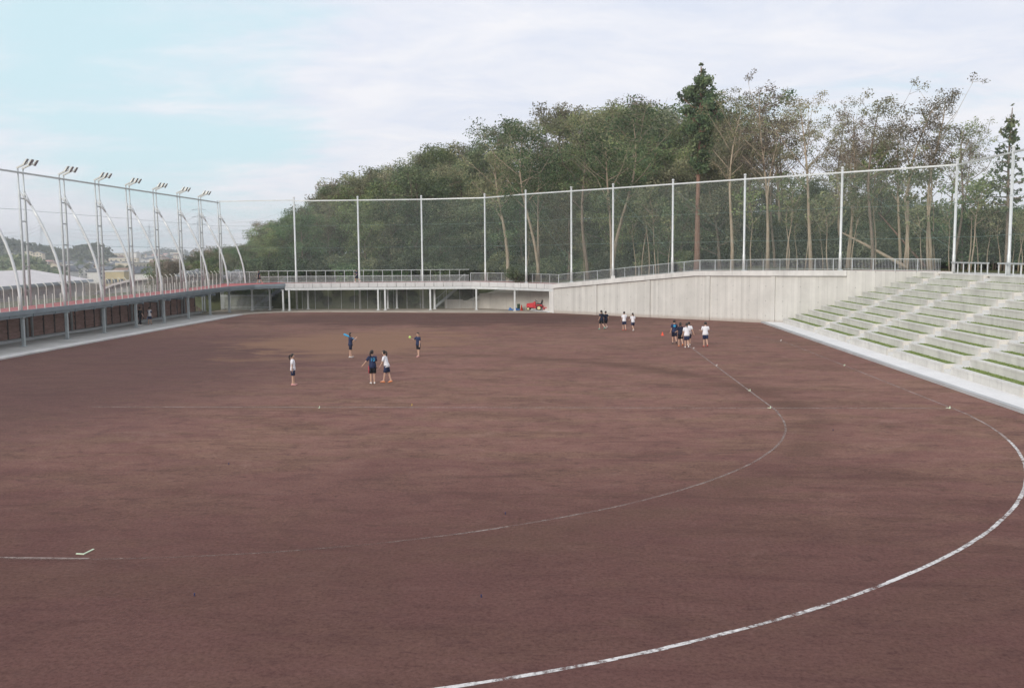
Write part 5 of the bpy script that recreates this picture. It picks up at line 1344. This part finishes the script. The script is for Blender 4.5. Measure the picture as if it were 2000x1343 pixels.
# ------------------------------------------------------------------ red tractor and the things beside it
M_tred = vary('tractor_red', (0.62, 0.035, 0.045), .35, .5, 0, 3, .06); M_tyre = vary('tyre_rubber', (0.03, 0.03, 0.03), .9); M_rim = vary('cream_rim', (0.72, 0.64, 0.38), .5); M_seat = vary('black_seat', (0.02, 0.02, 0.025), .6)
T = thing('garden_tractor', 'red ride on garden tractor with cream wheels and black seat under the walkway', 'tractor', (-3.95, 115.0, 0.02), local=True)
T.rotation_euler = (0, 0, -.12)     # front towards -x
m_ = MB()
def hood(x, w_, z0, z1, rnd_=.09): return [(x,-w_,z0),(x,w_,z0),(x,w_,z1-rnd_),(x,w_-rnd_,z1),(x,-w_+rnd_,z1),(x,-w_,z1-rnd_)]
m_.loft([hood(-1.02,.24,.42,.80), hood(-.98,.28,.38,.86), hood(-.55,.30,.36,.92), hood(-.12,.31,.36,.98)])
m_.build('hood', M_tred, T)
m_ = MB(); m_.box(-1.035,-1.015,-.2,.2,.46,.74); m_.build('grille', M_dark, T)
for s_ in (-1, 1):
    m_ = MB(); m_.lathe((-1.03, s_*.14, .68), [(.05,-.02),(.055,0),(.02,-.025)], 8, 'x'); m_.build('headlight', M_lampc, T)
m_ = MB(); m_.box(-.119,.10,-.26,.26,.30,1.06); m_.box(-.119,.02,-.22,.22,1.061,1.12); m_.build('dashboard', M_tred, T)
m_ = MB(); m_.box(.101,.98,-.30,.30,.34,.46); m_.loft([[(.25,-.5,.60),(.25,.5,.60),(.95,.5,.60),(.95,-.5,.60)], [(.30,-.5,.74),(.30,.5,.74),(.92,.5,.74),(.92,-.5,.74)]]); m_.box(.3,.9,-.28,.28,.461,.6); m_.build('rear_body', M_tred, T)
m_ = MB(); m_.box(-.85,.3,-.16,.16,.24,.355); m_.build('chassis', M_dark, T)
m_ = MB(); m_.box(.42,.84,-.22,.22,.745,.86); m_.loft([[(.74,-.22,.86),(.74,.22,.86),(.86,.22,.86),(.86,-.22,.86)], [(.86,-.22,1.22),(.86,.22,1.22),(.95,.22,1.22),(.95,-.22,1.22)], [(.90,-.14,1.32),(.90,.14,1.32),(.95,.14,1.32),(.95,-.14,1.32)]]); m_.build('seat', M_seat, T)
m_ = MB(); m_.tube([(.02,0,1.05),(.16,0,1.2)], .025, 6); c = V((.16,0,1.2)); ax_ = V((.68,0,.73)); u = V((0,1,0)); v_ = ax_.cross(u)
m_.tube([c+(u*math.cos(a)+v_*math.sin(a))*.18 for a in np.linspace(0, 2*math.pi, 15)], .018, 5); m_.tube([c-u*.17, c+u*.17], .014, 5); m_.build('steering_wheel', M_dark, T)
def wheel(x, y, r, w_):
    m_ = MB(); m_.lathe((x,y,r), [(r*.55,-w_/2),(r*.9,-w_/2),(r,-w_*.3),(r,w_*.3),(r*.9,w_/2),(r*.55,w_/2)], 20, 'y'); t_ = m_.build('wheel', M_tyre, T, False)
    m_ = MB(); m_.lathe((x,y,r), [(.01,-w_*.56),(r*.2,-w_*.58),(r*.28,-w_*.53),(r*.56,-w_*.54),(r*.60,-w_*.57),(r*.64,-w_*.5),(r*.64,w_*.5),(r*.60,w_*.57),(r*.28,w_*.53),(r*.2,w_*.58),(.01,w_*.56)], 16, 'y'); m_.build('rim', M_rim, t_)
for s_ in (-1, 1): wheel(-.78, s_*.40, .22, .16); wheel(.58, s_*.45, .33, .26)
m_ = MB(); m_.loft([[(-.42,-.42,.10),(-.42,.42,.10),(.2,.42,.10),(.2,-.42,.10)], [(-.42,-.42,.2),(-.42,.42,.2),(.2,.42,.2),(.2,-.42,.2)], [(-.3,-.3,.26),(-.3,.3,.26),(.1,.3,.26),(.1,-.3,.26)]]); m_.build('mower_deck', M_lampc, T)
m_ = MB(); m_.tube([(.98,-.2,.42),(1.25,-.2,.62),(1.5,-.2,.60)], .035, 6); m_.tube([(.98,.2,.42),(1.25,.2,.62),(1.5,.2,.60)], .035, 6); m_.box(1.12,1.6,-.5,.5,.34,.42); m_.box(1.14,1.2,-.5,.5,.12,.339)
m_.build('hitch_frame', M_tred, T)
m_ = MB()
for k in range(9): y = -.48+.12*k; m_.tube([(1.5,y,.36),(1.72,y,.25),(1.68,y,.03)], .016, 5)
m_.build('rake_tines', M_dark, T)
p = (-5.62, 115.3); m_ = MB(); m_.box(p[0]-.2,p[0]+.2,p[1]-.2,p[1]+.2,.0,.05); m_.lathe((p[0],p[1],.05), [(.17,0),(.05,.62),(.03,.66)], 14)
tag(m_.build('traffic_cone', M_orange, None, True, org=(p[0],p[1],.02)), 'tall orange red cone standing left of the tractor', 'cone')
M_tarp = vary('blue_sheet', (0.06, 0.20, 0.50), .6); m_ = MB(); rr = random.Random(9); gx, gy = 9, 5
for i in range(gx):
    for j in range(gy): m_.v.append((-7.3+i*.19+rr.uniform(-.04,.04), 115.4+j*.2+rr.uniform(-.03,.03), .02+(.16+.12*math.sin(i*1.7)+rr.uniform(0,.12))*(1 if 0 < i < gx-1 and 0 < j < gy-1 else .1)))
for i in range(gx-1):
    for j in range(gy-1): a = i*gy+j; m_.f.append((a, a+gy, a+gy+1, a+1)); m_.m.append(0)
tag(m_.build('tarpaulin', M_tarp, None, False, org=(-6.5,115.8,.02)), 'crumpled blue plastic sheet on the ground left of the orange cone', 'tarp')
M_kh = vary('khaki_plastic', (0.22, 0.24, 0.10), .6); M_gr = vary('green_plastic', (0.07, 0.13, 0.07), .6)
m_ = MB(); m_.box(-6.62,-6.42,116.2,116.4,.02,.75); m_.box(-6.57,-6.47,116.25,116.35,.751,.9); tag(m_.build('fuel_can', M_kh, None, org=(-6.5,116.3,0)), 'upright khaki canister behind the blue sheet', 'canister')
m_ = MB(); m_.lathe((-6.05,116.2,.02), [(.16,0),(.20,.7),(.22,.72),(.2,.76),(.02,.78)], 12); tag(m_.build('bin', M_gr, None, True, org=(-6.05,116.2,0)), 'dark green bin behind the orange cone', 'bin')
# ------------------------------------------------------------------ haze
hm = D.materials.new('haze_air'); hm.use_nodes = True
hn = hm.node_tree.nodes; hn.clear(); ho = hn.new('ShaderNodeOutputMaterial'); hv = hn.new('ShaderNodeVolumePrincipled')
hv.inputs['Density'].default_value = 0.00035; hv.inputs['Color'].default_value = (0.93, 0.965, 1.0, 1); hv.inputs['Anisotropy'].default_value = 0.2
hm.node_tree.links.new(hv.outputs[0], ho.inputs['Volume'])
mb = MB(); mb.box(-1900, 520, -120, 2400, -60, 66)
hz = mb.build('haze', hm); hz['kind'] = 'stuff'
